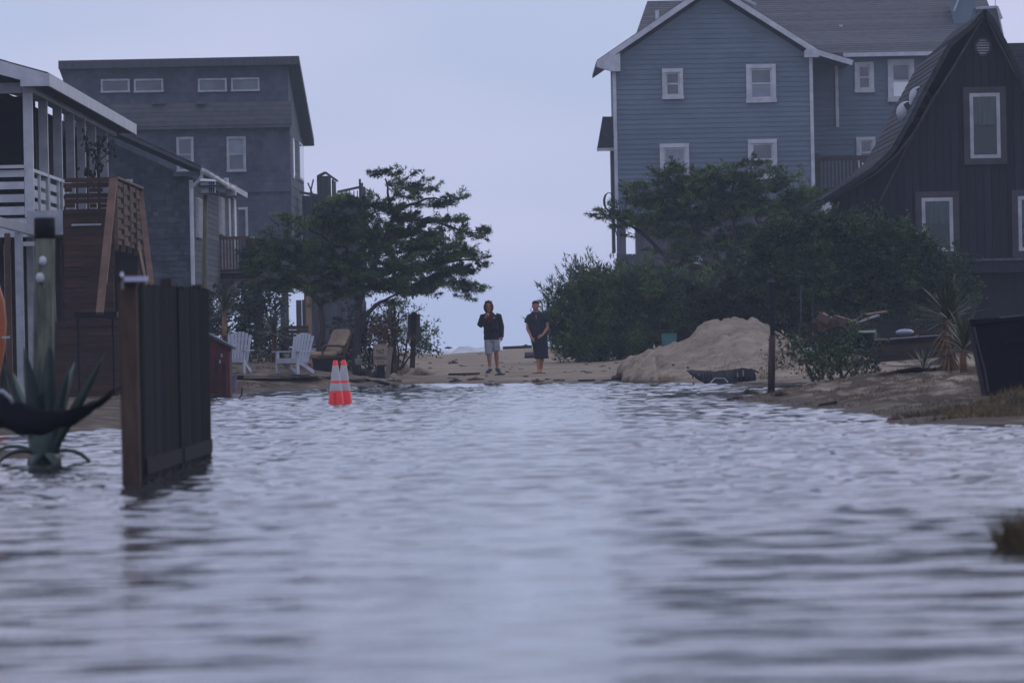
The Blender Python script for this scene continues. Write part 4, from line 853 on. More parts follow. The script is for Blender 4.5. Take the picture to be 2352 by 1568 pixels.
# dune shrub on the right bank with leaning stems
bush('bank_shrub', 'leafy shrub with pale leaning stems on the grassy bank right of the wooden post', [(1850,805,34,16),(1835,785,20,10,0,.6),(1900,800,40,26),(1950,790,46,24),(1975,800,34,28),(1960,835,44,26),(1910,840,46,26),(1870,830,30,20,0,.6),(1990,850,22,16),(1940,775,30,12,0,.7),(1895,862,36,16,0,.3)], 95.0, 'olive', 520, .075, .035,
 [[(1880,896,0,.035),(1860,850),(1838,800),(1822,775)],[(1890,890,0,.03),(1885,840),(1870,800)],[(1925,885,0,.04),(1930,840),(1935,790)],[(1900,890,0,.03),(1875,850),(1850,815)],[(1935,880,0,.025),(1965,840),(1985,810)],[(1905,885,0,.02),(1915,840),(1900,790)]], seed=27)

# spiky plants
def blade(m, o_, az, el, L, w, droop, thick=.2, seg=7, prof=None):
    o_ = Vector(o_); p = o_.copy(); vs = []; e = el
    for i in range(seg+1):
        t_ = i/seg; d = Vector((math.cos(az)*math.cos(e), math.sin(az)*math.cos(e), math.sin(e)))
        sd_ = Vector((-math.sin(az), math.cos(az), 0)); nn = d.cross(sd_)
        ww = w*(prof(t_) if prof else (1-t_)**.6*(.55+.9*t_ if t_ < .5 else 1)); hw = ww*thick
        vs += [p-sd_*ww/2, p+nn*hw*.4, p+sd_*ww/2, p-nn*hw]
        p = p+d*L/seg; e -= droop/seg
    fs = []
    for i in range(seg):
        for k in range(4): fs.append((i*4+k, i*4+(k+1)%4, (i+1)*4+(k+1)%4, (i+1)*4+k))
    fs.append((3,2,1,0)); fs.append(tuple(seg*4+k for k in range(4)))
    m.add(vs, fs)
def yucca(label, px, py, Y, trunk_h, n, L, w, e0=-.5, e1=1.4, skirt=0, seed=1, leafm='yucca', tr=.07, name='yucca_plant', lean=0):
    r = random.Random(seed); b = P(px, py, Y); t_ = thing(name, label, 'plant', tuple(b))
    top = b+Vector((lean, 0, trunk_h))
    MB().tube([b-Vector((0,0,.1)), b.lerp(top, .5)+Vector((r.uniform(-.03,.03),0,0)), top], [tr*1.2, tr, tr*.8], 8).build('trunk', mt['deadleaf'], t_, smooth=True)
    m = MB()
    for k in range(n):
        m_az = r.uniform(0, 6.28); el = e0+(e1-e0)*(k/n)**.8; blade(m, top+Vector((0,0,-.05+.12*k/n)), m_az, el, L*r.uniform(.75,1.15), w, r.uniform(.1,.5), seg=4)
    m.build('leaves', mt[leafm], t_, kind='stuff')
    if skirt:
        m = MB()
        for k in range(skirt): blade(m, b.lerp(top, r.uniform(.2, 1)), r.uniform(0,6.28), r.uniform(-1.45,-.7), L*r.uniform(.5,.9), w, r.uniform(-.2,.3), seg=3)
        m.build('dead_leaves', mt['deadleaf'], t_, kind='stuff')
    return t_
yucca('spiky yucca on a short trunk between the two white chairs', 630,850,142, .95, 110, .58, .045, -.3, 1.45, skirt=40, seed=2)
yucca('spiky yucca half hidden in shade beneath the cottage deck', 518,850,146, 1.5, 110, .6, .04, -.3, 1.45, skirt=30, seed=3)
yucca('dark bushy yucca left of the tan fence post', 560,850,150, 1.0, 80, .5, .04, -.4, 1.4, skirt=20, seed=4)
yucca('spiky yucca standing behind the no parking sign', 905,852,139, .95, 120, .62, .04, -.5, 1.45, skirt=70, seed=5)
yucca('tall yucca with a skirt of dead brown leaves beside the black bin', 2180,830,84, .62, 120, .62, .045, -.4, 1.45, skirt=120, seed=6, tr=.07)
yucca('small grey-green yucca tuft on the sand bank below the timber wall', 2122,852,90, .03, 36, .38, .03, .15, 1.35, seed=7, tr=.02)
yucca('bushy dark yucca leaning behind the black bin', 2215,850,80, .3, 80, .55, .04, -.2, 1.4, seed=8, tr=.05)
# big blurred agave at left foreground
b = P(104,1060,46.5); ag = thing('agave_plant', 'large grey-green agave with thick leaves standing in the flood water at far left', 'plant', tuple(b))
pr = lambda t_: (.55+1.1*t_ if t_ < .4 else 1.0-(t_-.4)**1.6*2.1) if t_ < .97 else .05
for (az, el, L, w_, dr) in ((-.45,1.0,.98,.2,.0),(-2.5,1.12,.85,.15,-.1),(-2.9,.55,.55,.12,2.3),(-1.2,.3,.4,.13,1.7),(-1.9,.2,.35,.12,1.5),(-.2,.5,.62,.10,2.7),(-1.3,1.3,1.0,.15,0),(-1.9,1.25,.95,.15,.1),(2.2,1.1,.8,.15,.2),(1.0,1.2,.85,.14,.2),(3.0,.7,.55,.1,1.9),(-.9,1.15,.8,.14,0)):
    blade(m := MB(), b+Vector((math.cos(az)*.05, math.sin(az)*.05, .05)), az, el, L, w_, dr, thick=.25, seg=9, prof=pr); m.build('leaf', mt['agave'], ag, smooth=True)
MB().tube([b-Vector((0,0,.35)), b+Vector((0,0,.0)), b+Vector((0,0,.12)), b+Vector((0,0,.26)), b+Vector((0,0,.36))], [.10,.105,.13,.16,.08], 10).build('stem', mt['agave'], ag, smooth=True)

# ------------------------------------------------------------------ sand pile
top = [(1422,848),(1432,832),(1448,824),(1480,812),(1520,800),(1570,775),(1612,748),(1640,737),(1662,735),(1700,728),(1712,731),(1728,726),(1758,743),(1790,765),(1826,792),(1850,800),(1875,806),(1905,812)]
YP = 127.0; tp = [P(x,y,YP) for x, y in top]; TX = np.array([p.x for p in tp]); TZ = np.array([p.z for p in tp])
def pilez(X, Y):
    n1 = sines(X, Y, 12, .25, 2.2, 31, .8); n2 = sines(X, Y*.8, 14, .07, .4, 32, .7)
    h = np.interp(X+.15*n1, TX, TZ, left=-.3, right=TZ[-1]-.05); g_ = T(X, Y)
    front = np.interp(X, [2.3,3.0,4.0,6.0,8.5], [125.2,121.5,120.2,115.0,113.0])
    tt = np.clip((Y-front)/(YP-front), 0, 1); prof = np.where(Y < YP, .35*np.clip(tt*5, 0, 1)*np.minimum(1, tt+.2)+.65*tt**1.9, np.clip(1-(Y-YP)/4.5, 0, 1)**1.2)
    prof = np.where(X < 3.1, np.clip(tt*1.6, 0, 1)**.7*np.where(Y < YP, 1, prof), prof)
    z = -.06 + (h+.06)*prof + (.10*n1*np.clip(prof*2, 0, 1)*np.clip((h-.2), .2, 1)) + .045*n2*np.clip(prof*3, 0, 1) - .09*np.clip(sines(X, Y*.8, 12, .3, .9, 55)-.75, 0, 1)*np.clip(prof*3, 0, 1)
    return np.where((Y < front-.1), -.3, z)
sp_ = struct('sand_pile', grid('sand_pile', np.arange(2.2, 8.6, .045), np.arange(112.6, 132, .07), pilez, mt['sandpile']), 'thing'); del sp_['kind']
tag(sp_, 'big lumpy heap of pale sand at the right edge of the beach path', 'sand pile')
def onpile(px, py):
    d = ray(px, py); ysn = np.arange(60, 140, .1); xs_ = d.x/d.y*ysn; zs_ = CH+d.z/d.y*ysn
    hh = np.maximum(np.maximum(T(xs_, ysn), -.01), np.where((xs_ > 2.2)&(xs_ < 8.6)&(ysn > 112.6)&(ysn < 132), pilez(xs_, ysn), -9))
    k = np.argmax(zs_ < hh); return Vector((xs_[k], ysn[k], zs_[k]))

# grass
def blades(pts, hmin, hmax, w, seed=1, lean=.5):
    r = np.random.default_rng(seed); p = np.asarray(pts, float); n = len(p); az = r.uniform(0, 6.28, n)
    sd_ = np.stack([np.cos(az), np.sin(az)*.3, np.zeros(n)], 1); h = r.uniform(hmin, hmax, (n, 1)); ln = r.normal(size=(n, 3))*lean; ln[:, 2] = 1; dn = unit(ln)
    return np.stack([p-sd_*w/2, p+sd_*w/2, p+dn*h], 1)
r = np.random.default_rng(4)
def scatter(poly, n, thr, seed, sc=1.0):
    xs_ = [q[0] for q in poly]; ys_ = [q[1] for q in poly]; r = np.random.default_rng(seed)
    X = r.uniform(min(xs_), max(xs_), n); Y = r.uniform(min(ys_), max(ys_), n); k = (sdpoly(X, Y, poly) > .02)&(sines(X*sc, Y*sc*.5, 10, .5, 4, seed) > thr)
    return np.stack([X[k], Y[k], T(X[k], Y[k])], 1)
g1 = scatter([(3.2,86),(3.9,69),(4.2,62),(13,60),(13,103),(7,101),(4.7,97.5)], 60000, .1, 41); g1 = g1[g1[:, 2] > .0]
V = np.concatenate([blades(g1, .03, .10, .008, 1, .9)])
g2 = scatter([(3.8,58),(4.1,61.5),(5.5,63),(13,63),(13,57)], 60000, -.4, 42); V = np.concatenate([V, blades(g2, .04, .13, .012, 2, .8)])
crown_obj(None, V, mt['grass'], 'dry_grass', 'stuff')
X = np.concatenate([r.uniform(5.0, 8.5, 9000), r.uniform(3.0, 8.5, 2500)]); Y = np.concatenate([r.uniform(118, 125, 9000), r.uniform(115, 124, 2500)]); k = sines(X, Y*.4, 9, .4, 3, 43) > .1
X, Y = X[k], Y[k]; crown_obj(None, blades(np.stack([X, Y, pilez(X, Y)], 1), .05, .16, .012, 3, .7), mt['grass'], 'dune_grass', 'stuff')
X = r.uniform(-14, -4.0, 26000); Y = r.uniform(113, 150, 26000); Zg = T(X, Y); k = (Zg > .03)&(sines(X, Y*.4, 9, .4, 3, 44) > .35)
crown_obj(None, blades(np.stack([X[k], Y[k], Zg[k]], 1), .03, .12, .014, 5, 1.0), mt['deadleaf'], 'leaf_litter', 'stuff')
# blurred tuft at right edge, near the camera
c_ = P(2366,1250,24); N_ = 900; a_ = r.uniform(0, 6.28, N_); rr_ = .13*np.sqrt(r.uniform(0, 1, N_))
tf = thing('grass_tuft', 'dark dead grass tuft sticking out of the water at the right edge', 'grass tuft', (c_.x, 24, 0))
crown_obj(tf, blades(np.stack([c_.x+rr_*np.cos(a_), 24+rr_*np.sin(a_), np.full(N_, -.05)], 1), .10, .25, .012, 6, .35), mt['grass'], 'blades', 'stuff')
MB().ball((c_.x+.05,24,-.03),(.16,.16,.09),12,8).build('clod', mt['bark'], tf, smooth=True)
# ------------------------------------------------------------------ foreground left: fence, piling, hammock
FX = P(300,900,39.2).x
fn = thing('board_fence', 'tall dark wet board fence standing in the flood water at left', 'fence', (FX, 44, 0))
zt = P(320,656,39.4).z
ft = mt['fence']
k = 0; y = 39.22
while y < 47.8:
    pan = 0 if y < 43.5 else 1
    xo = FX+.045 + (.006 if k % 2 else 0) + (.012 if pan else 0)
    zz = zt + .0*pan + random.uniform(-.012, .012) + (y-39)*.0065
    # each board faces the street; slightly overlapped, seen at a raking angle
    MB().box((xo+.02, y+.075, zz/2-.1), (.022, .15, zz+.2), rz=random.uniform(-.02,.02)).build('board', ft, fn); y += .148; k += 1
for z in (.25, .75, 1.2): MB().box((FX+.03, 43.6, z), (.05, 8.3, .09)).build('rail', mt['darkwood'], fn)
MB().box((FX+.08, 41.4, .10), (.03, 4.1, .11)).build('kick_board', ft, fn); MB().box((FX+.09, 45.7, .10), (.03, 4.1, .11)).build('kick_board', ft, fn)
for yp in (43.5, 47.7): MB().box((FX+.0, yp, .6), (.09,.09,1.7)).build('post', mt['darkwood'], fn)
# end post with solar cap
pp = thing('fence_end_post', 'rough brown end post of the dark fence with a small lamp on top', 'post', (FX, 39.15, 0))
MB().box((FX-.0,39.15,.55),(.125,.12,1.72)).build('post', mt['post'], pp)
q = P(303,655,39.1); zc = 1.41
MB().box((q.x-.02,39.12,zc+.02),(.14,.12,.06)).build('cap', mt['darkwood'], pp)
MB().box((q.x+.03,39.08,P(300,641,39.1).z),(.155,.16,.035), ry=.0).build('lamp_plate', M('pale_solar_plate', (.45,.46,.6), rough=.4), pp)
lq = P(281,631,39.1); MB().ball((lq.x,39.08,lq.z),(.025,.025,.032),10,8).build('lamp_globe', M('frosted_lamp_globe', (.75,.78,.85), rough=.4), pp, smooth=True)
MB().tube([(lq.x,39.1,lq.z-.1),(lq.x,39.1,lq.z-.02)],.012,6).build('lamp_stem', mt['metal'], pp)
# piling
q = P(102,500,49.5); pl = thing('round_piling', 'thick green-grey wooden piling with a dark top and two white knobs', 'post', (q.x, 49.5, 0))
b_ = P(102,1040,49.5)
MB().tube([(b_.x,49.5,-.4),(b_.x-.0,49.5,.6),(q.x,49.5,q.z-.18)], [.098,.093,.09], 16).build('shaft', mt['pile'], pl, smooth=True)
MB().tube([(q.x,49.5,q.z-.18),(q.x,49.5,q.z-.01),(q.x,49.5,q.z)], [.093,.092,.085], 16).build('dark_top', mt['dark'], pl, smooth=True)  # top section darker than the shaft
for (x, y, r_) in ((98,599,.032),(92,638,.036)): c_ = P(x,y,49.38); MB().ball(tuple(c_),(r_,r_,r_*1.25),10,8).build('knob', mt['white'], pl, smooth=True)
# hammock
hm = thing('black_hammock', 'sagging black cloth hammock tied to the fence post and slung over the water', 'hammock', tuple(P(90,960,40)))
tl = [(-60,880),(0,905),(50,930),(100,947),(150,944),(200,932),(240,912),(268,893)]; bl_ = [(-60,968),(0,984),(50,998),(80,1001),(130,988),(173,972),(225,936),(268,899)]
m = MB(); rows = []
for i in range(25):
    t_ = i/24*7; a_ = int(min(t_, 6.999)); f_ = t_-a_
    tx, ty = [tl[a_][j]*(1-f_)+tl[a_+1][j]*f_ for j in (0,1)]; bx, by = [bl_[a_][j]*(1-f_)+bl_[a_+1][j]*f_ for j in (0,1)]
    pt = P(tx,ty,40.0); pbm = P(bx,by,40.0); wd = .10*math.sin(math.pi*min(1, .12+i/26))
    rows.append([Vector((pt.x,40-wd,pt.z)), Vector((pt.x,40-wd*.7,pt.z*.45+pbm.z*.55)), Vector((pbm.x,40,pbm.z)), Vector((pt.x,40+wd*.7,pt.z*.5+pbm.z*.5)), Vector((pt.x,40+wd,pt.z+.01))])
vs = [v_+Vector((0,0,.012*math.sin(i*1.3+j))) for i, r_ in enumerate(rows) for j, v_ in enumerate(r_)]
m.add(vs, [(i*5+j,i*5+j+1,(i+1)*5+j+1,(i+1)*5+j) for i in range(24) for j in range(4)]); m.build('sling', mt['cloth_black'], hm, smooth=True)
MB().tube([P(266,895,40), P(285,880,39.3), P(300,872,39.2)], .012, 6).build('rope', mt['cloth_black'], hm)
MB().tube([P(-20,905,39.7),P(5,898,39.7),P(22,912,39.7),P(30,925,39.7)], .014, 8).build('ring', mt['greywhite'], hm, smooth=True)
# kayak
ky = thing('orange_kayak', 'bright orange kayak tip standing upright at the far left edge', 'kayak', tuple(P(-5,860,75)))
pts = [(-18,930),(0,860),(8,800),(11,740),(8,690),(0,650),(-14,612),(-22,590)]
MB().tube([P(x-17,y,75) for x, y in pts], [.06,.10,.12,.125,.11,.08,.05,.015], 14).build('hull', mt['orange'], ky, smooth=True)
bpx(MB(), 4,772,22,777, 74.8, .04).build('handle', mt['greywhite'], ky)

# ------------------------------------------------------------------ traffic cones
cm = bpy.data.materials.new('cone_orange_red'); cm.use_nodes = True; b = cm.node_tree.nodes['Principled BSDF']; b.inputs['Base Color'].default_value = (.85,.028,.03,1); b.inputs['Roughness'].default_value = .55
cw = M('cone_reflective_white', (.46,.46,.46), (.38,.38,.39), rough=.5, sc=6)
def cone(px, py, lab, rz):
    c_ = P(px, py, 90.2); c_.z = 0; t_ = thing('traffic_cone', lab, 'traffic cone', (c_.x, 90.2, 0), 'orange traffic cones standing in the flood water', rz)
    H = .70; rt, rb_ = .034, .128
    def ra(z): return rb_+(rt-rb_)*z/H
    def seg(z0, z1, e, nm, mat): return MB().loft([(0,0,z0,ra(z0)+e,ra(z0)+e),(0,0,z1,ra(z1)+e,ra(z1)+e)], 28, cap=(nm=='tip')).build(nm, mat, t_, world=False, smooth=True)
    bd = MB().loft([(0,0,-.2,ra(-.2),ra(-.2)),(0,0,0,ra(0),ra(0)),(0,0,H-.01,ra(H-.01),ra(H-.01)),(0,0,H,rt*.7,rt*.7)], 28).build('body', cm, t_, world=False, smooth=True)
    seg(.215,.335,.003,'reflective_band',cw); seg(.375,.615,.003,'reflective_band',cw).scale = (1,1,1)
    MB().box((0,0,-.22),(.36,.36,.03)).build('base', mt['plastic_black'], t_, world=False)
    return t_
def textmesh(s, size, name, mat, parent, M4, ext=.002, world=False):
    cu = bpy.data.curves.new(name, 'FONT'); cu.body = s; cu.size = size; cu.extrude = ext; cu.align_x = 'CENTER'; cu.align_y = 'CENTER'
    to = bpy.data.objects.new(name, cu); link(to); bpy.context.view_layer.update()
    me = bpy.data.meshes.new_from_object(to.evaluated_get(bpy.context.evaluated_depsgraph_get())); bpy.data.objects.remove(to); me.transform(M4)
    if not me.materials: me.materials.append(mat)
    else: me.materials[0] = mat
    return mobj(name, me, parent, world)
ink = M('black_stencil_ink', (.03,.012,.012), rough=.8)
for (px, py, lab, side) in ((772,922,'left of the two orange cones in the water, stencilled letters down its middle',0.0),(789,922,'right of the two orange cones in the water, stencilled letters near its left edge',-.55)):
    c_ = cone(px, py, lab, 0.0)
    if px > 780: c_.location.y = 90.55; c_.location.x += .004
    W[c_.name] = Matrix.Translation(c_.location)
    for ch, z in (('H',.155),('D',.10),('K',.045)):
        ra_ = .128+(.034-.128)*z/.70+.0035
        mtx = Matrix.Rotation(side-.12, 4, 'Z') @ Matrix.Translation((0,-ra_,z)) @ Matrix.Rotation(math.radians(90-7.5), 4, 'X') @ Matrix.Rotation(math.radians(90), 4, 'Z')
        textmesh(ch, .052, 'stencil_letter', ink, c_, mtx, .001)

# ------------------------------------------------------------------ left bank furniture
def adirondack(label, loc, rz, mat, group):
    t_ = thing('adirondack_chair', label, 'chair', loc, group, rz)
    # local: front = -Y, width .72
    ns = 7
    for k in range(ns):
        x = (k-(ns-1)/2)*.092; hh = .74-.10*abs((k-3)/3)**2*.9
        MB().add([(x*.85-.032,.24,.30),(x*.85+.032,.24,.30),(x+.036,.47,.30+hh),(x-.036,.47,.30+hh),(x*.85-.032,.262,.30),(x*.85+.032,.262,.30),(x+.036,.492,.30+hh),(x-.036,.492,.30+hh)],[(0,1,2,3),(4,7,6,5),(0,4,5,1),(3,2,6,7),(0,3,7,4),(1,5,6,2)]).build('back_slat', mat, t_, world=False)
    for k in range(5): y = -.28+k*.115; MB().box((0,y,.385-.03*k),(.56,.105,.02), rx=-.22).build('seat_slat', mat, t_, world=False)
    MB().box((0,-.345,.34),(.58,.03,.12)).build('apron', mat, t_, world=False)
    for sx in (-1, 1):
        MB().prism([(sx*.31-.02,-.36,0),(sx*.31-.02,-.25,0),(sx*.31-.02,-.24,.56),(sx*.31-.02,-.36,.56)],(.04,0,0)).build('leg', mat, t_, world=False)
        MB().beam((sx*.26,-.30,.36),(sx*.26,.50,.04),.035,.10, up=(0,0,1)).build('leg', mat, t_, world=False)
        MB().add([(sx*.33-.07,-.42,.56),(sx*.33+.07,-.42,.56),(sx*.36+.05,.36,.56),(sx*.36-.05,.36,.56),(sx*.33-.07,-.42,.585),(sx*.33+.07,-.42,.585),(sx*.36+.05,.36,.585),(sx*.36-.05,.36,.585)],[(0,3,2,1),(4,5,6,7),(0,1,5,4),(1,2,6,5),(2,3,7,6),(3,0,4,7)]).build('armrest', mat, t_, world=False)
    for z, y in ((.55,.37),(.86,.49)): MB().box((0,y,z),(.56,.03,.06)).build('back_rail', mat, t_, world=False)
    t_.scale = (.88,.88,.9); return t_
wc = M('white_resin', (.46,.49,.55), (.36,.38,.43), rough=.55, sc=2)
g = G(541,858); adirondack('white slatted garden chair facing us beside the red storage bin', tuple(g), -.22, wc, 'white slatted garden chairs')
g = G(676,859); adirondack('white slatted garden chair turned left, in front of the cushioned beige chair', tuple(g), -.55, wc, 'white slatted garden chairs')
bg_ = M('beige_cushion', (.40,.30,.20), (.28,.21,.145), rough=.95, sc=5, bump=.02, bsc=8)
g = G(748,850); cc = thing('cushioned_patio_chair', 'reclined patio chair with tufted beige cushions under the cedar', 'chair', (g.x, g.y+.2, g.z), None, -.72); cc.scale = (.95,)*3
for (secs, nm) in (([(0,.28,.42,.27,.06),(0,.32,.52,.31,.085),(0,.40,.62,.29,.07),(0,.45,.70,.32,.09),(0,.52,.80,.31,.075),(0,.57,.90,.33,.09),(0,.62,1.0,.29,.06),(0,.63,1.03,.22,.03)], 'back_cushion'),):
    MB().loft(secs, 18).build(nm, bg_, cc, world=False, smooth=True)
m = MB()
m.add([], [])
for k in range(1): m.loft([(0,-.1,.35,.30,.36),(0,-.1,.38,.33,.40),(0,-.1,.44,.33,.40),(0,-.1,.475,.27,.34)], 18)
m.build('seat_cushion', bg_, cc, world=False, smooth=True)
fr = mt['browntan']
for sx in (-1, 1):
    for (p_, q_) in (((sx*.33,-.48,0),(sx*.33,-.45,.6)),((sx*.33,.35,0),(sx*.33,.30,.6)),((sx*.33,.3,.33),(sx*.33,.68,.98))): MB().beam(p_, q_, .04, .04, up=(0,1,.1)).build('leg' if q_[2] == .6 else 'back_post', fr, cc, world=False)
    MB().tube([(sx*.35,-.52,.56),(sx*.35,-.4,.62),(sx*.35,.1,.61),(sx*.35,.38,.58)], .028, 8).build('armrest', fr, cc, world=False, smooth=True)
MB().box((0,-.1,.32),(.64,.84,.04)).build('seat_frame', fr, cc, world=False)
# pink float / bottle
g = P(704,838,137.5); pf = M('pink_plastic', (.42,.09,.13), (.3,.06,.1), rough=.4)
fl = thing('pink_float', 'pink plastic float lying between the white and the beige chairs', 'float', tuple(g))
MB().tube([g+Vector((-.14,0,-.03)), g+Vector((-.12,0,-.03)), g+Vector((-.02,0,0)), g+Vector((.08,0,.02)), g+Vector((.12,0,.025))], [.03,.075,.08,.07,.025], 14).build('body', pf, fl, smooth=True)
MB().tube([g+Vector((-.165,0,-.035)), g+Vector((-.14,0,-.03))], .03, 10).build('cap', mt['deadleaf'], fl, smooth=True)
sm = P(707,858,137.4); MB().beam(sm, sm+Vector((.0,0,.17)), .03, .05).build('stand', mt['darkwood'], fl)
# planters and crate
pt = thing('dark_planter', 'square dark planter box beneath the beige chair', 'planter', tuple(G(750,853)))
q = G(750,853); MB().loft([(q.x,q.y,q.z-.02,.30,.2),(q.x,q.y,q.z+.30,.34,.22),(q.x,q.y,q.z+.32,.36,.24)], 4).build('box', mt['plastic_black'], pt); MB().box((q.x,q.y,q.z+.30),(.44,.28,.02)).build('soil', mt['bark'], pt)
tp_ = thing('wooden_table', 'small dark cluttered table behind the traffic cones', 'table', tuple(P(790,850,138)))
bpx(MB(), 748,822,832,828, 138, .5).build('top', mt['darkwood'], tp_)
for x in (752,822): bpx(MB(), x,828,x+5,858, 138, .08).build('leg', mt['darkwood'], tp_)
bk = thing('driftwood_bundle', 'tangle of dark driftwood sticks on the small table', 'driftwood', tuple(P(780,815,138)))
for k in range(9): a = P(762+k*6+random.uniform(-5,5), 820, 138.1); MB().tube([a, a+Vector((random.uniform(-.15,.15),random.uniform(-.1,.1),random.uniform(.04,.16))), a+Vector((random.uniform(-.3,.3),0,random.uniform(.06,.22)))], [.02,.016,.006], 6).build('stick', mt['bark'], bk)
for k, (x, y) in enumerate(((770,808),(790,812),(812,806),(800,815),(757,816))): c_ = P(x,y,138.2); MB().ball(tuple(c_),(.12,.1,.06),9,6).build('leaf_clump', mt['deadleaf'], bk)

# no parking sign on pale post
sg = thing('no_parking_sign', 'rusty NO PARKING sign leaning against a pale post at the sand edge', 'sign', tuple(P(873,850,133.5)))
Ys = 133.0; cx, cz, w_, h_ = rect(857.5,790,890,837.5,Ys)
sgm = M('rusty_faded_sign_face', (.36,.28,.20), (.24,.19,.14), rough=.75, sc=7, lo=.3, hi=.7)
def rrect(w_, h_, r_, n=5): return [((w_/2-r_)*sx+r_*math.cos(a_), (h_/2-r_)*sz_+r_*math.sin(a_)) for sx, sz_, a0 in ((1,1,0),(-1,1,math.pi/2),(-1,-1,math.pi),(1,-1,1.5*math.pi)) for a_ in [a0+math.pi/2*k/n for k in range(n+1)]]
MB().prism([(cx+a,Ys,cz+b) for a, b in rrect(w_,h_,.035)], (0,.006,0)).build('plate', sgm, sg)
rg = rrect(w_-.03,h_-.03,.03); m = MB()
for i in range(len(rg)): a, b = rg[i], rg[(i+1) % len(rg)]; m.beam((cx+a[0],Ys-.003,cz+a[1]),(cx+b[0],Ys-.003,cz+b[1]),.003,.006,up=(0,-1,.01))
inkm = M('faded_black_sign_ink', (.03,.022,.022), rough=.8); m.build('border', inkm, sg)
for (tx, y, sz_, sx) in (('NO',807.5,.135,.86),('PARKING',822.5,.115,.60)):
    z = P(873,y,Ys).z; textmesh(tx, sz_, 'lettering', inkm, sg, Matrix.Translation((cx,Ys-.003,z)) @ Matrix.Rotation(math.radians(90),4,'X') @ Matrix.Diagonal((sx,1.15,1,1)), .002, True)
z = P(873,831.5,Ys).z; m = MB().beam((cx-.06,Ys-.003,z),(cx+.06,Ys-.003,z),.004,.012,up=(0,-1,.01)); m.prism([(cx-.09,Ys-.004,z),(cx-.05,Ys-.004,z+.018),(cx-.05,Ys-.004,z-.018)],(0,.002,0)); m.prism([(cx+.09,Ys-.004,z),(cx+.05,Ys-.004,z+.018),(cx+.05,Ys-.004,z-.018)],(0,.002,0)); m.build('arrow', inkm, sg)
bpx(MB(), 866,838,884,868, Ys+.02, .05).build('backing_post', mt['dark'], sg)
a, b = P(897,797,Ys+.15), P(889,866,Ys+.15); MB().beam(a, b, .11, .10, up=(0,-1,.01)).build('post', M('pale_fence_post', (.30,.26,.21), (.18,.155,.13), sc=5), sg)
# little green sign
gs = thing('small_green_sign', 'small pale green garden sign low beside the cones', 'sign', tuple(P(823,845,135)))
bpx(MB(), 815.5,823,832,833, 134.9, .015).build('plate', M('pale_green_enamel', (.17,.22,.17), (.10,.14,.11), sc=6), gs); bpx(MB(), 817,834,832,836.5, 134.9, .015).build('lower_plate', M('pale_green_enamel_trim', (.2,.25,.2)), gs)
bpx(MB(), 821,815,826,822, 134.9, .015).build('tag', M('blue_grey_tag', (.25,.28,.34)), gs); bpx(MB(), 823,833,825,850, 135, .02).build('stake', mt['darkwood'], gs)
# sign seen from behind
bp_ = G(944,842); sb = thing('road_sign_from_behind', 'street sign seen from behind on a square wooden post by the beach path', 'sign', tuple(bp_))
Yq = 138.5; bpx(MB(), 936.5,722,964,778, Yq+.08, .01)
cx, cz, w_, h_ = rect(937,721,965,777,Yq); MB().prism([(cx+a,Yq+.08,cz+b) for a, b in rrect(w_,h_,.035)], (0,.008,0)).build('plate', M('dull_sign_back', (.10,.10,.11), (.07,.07,.08), rough=.6), sb)
MB().beam(P(952,717,Yq), P(947,845,Yq), .125, .10, up=(0,-1,.01)).build('post', mt['darkwood'], sb)
ep = thing('garden_post', 'thin dark bare post standing in the feathery shrub', 'post', tuple(P(912,850,139)))
MB().beam(P(905,690,139), P(909,850,139), .05, .05).build('shaft', mt['darkwood'], ep)
# birdhouse
bh = thing('martin_birdhouse', 'white two-storey martin birdhouse in front of the cottage gutter', 'birdhouse', tuple(P(478,440,127)))
Yh = 127.0
for (ya, yb_) in ((416,425),(429,443)):
    bpx(MB(), 461,ya,494,yb_, Yh, .3).build('storey', mt['greywhite'], bh)
    for k in range(3): bpx(MB(), 480+k*4.6,ya+1.5,482.6+k*4.6,yb_-1, Yh-.012, .01).build('entry_hole', mt['dark'], bh)
for y in (425,443): bpx(MB(), 454,y,502,y+1.8, Yh-.12, .55).build('ledge', mt['greywood'], bh)
MB().prism([P(458,416,Yh-.05),P(462,410,Yh+.1),P(492,412,Yh+.1),P(497,417,Yh-.05)], (0,.35,0)).build('roof', mt['greywhite'], bh)
bpp = thing('birdhouse_pole', 'tall straight greenish wooden pole below the martin birdhouse', 'post', tuple(P(472,900,127.2)))
MB().tube([P(470,905,127.15),P(469.5,700,127.15),P(472,448,127.15)], [.065,.06,.05], 10).build('shaft', M('green_tan_pole', (.13,.13,.075), (.075,.08,.055), sc=4, st=(2,2,.5)), bpp, smooth=True)
# wood bits and hose along the left bank
for k, (x0, y0, x1, y1, nm, lab, mt_) in enumerate(((525,868,725,856,'timber_plank','long wet plank lying on the bank under the white chairs','darkwood'),(782,872,892,884,'black_pipe','black drain pipe lying at the water edge below the no parking sign','plastic_black'),(538,861,560,868,'wood_block','short dark block beside the first white chair','dark'),(668,862,712,866,'wood_block','dark block in front of the turned white chair','darkwood'),(738,866,785,870,'wood_block','dark board end left of the traffic cones','darkwood'))):
    if nm == 'wood_block':
        g = G((x0+x1)/2, y1+3); bx_ = MB().box((g.x, g.y, g.z+.04), ((x1-x0)/S(g.y), .25, .09)).build(nm, mt[mt_]); tag(bx_, lab, 'wood block')
    elif nm == 'black_pipe':
        pts = [G(x, y)+Vector((0,0,.035)) for x, y in ((782,874),(810,878),(840,876),(868,879),(892,886))]; bx_ = MB().tube(pts, .045, 8).build(nm, mt[mt_], smooth=True); tag(bx_, lab, 'pipe')
    else: bx_ = MB().beam(G(530,870)+Vector((0,0,.03)), G(722,868)+Vector((0,0,.03)), .16, .05).build(nm, mt[mt_]); tag(bx_, lab, 'plank')
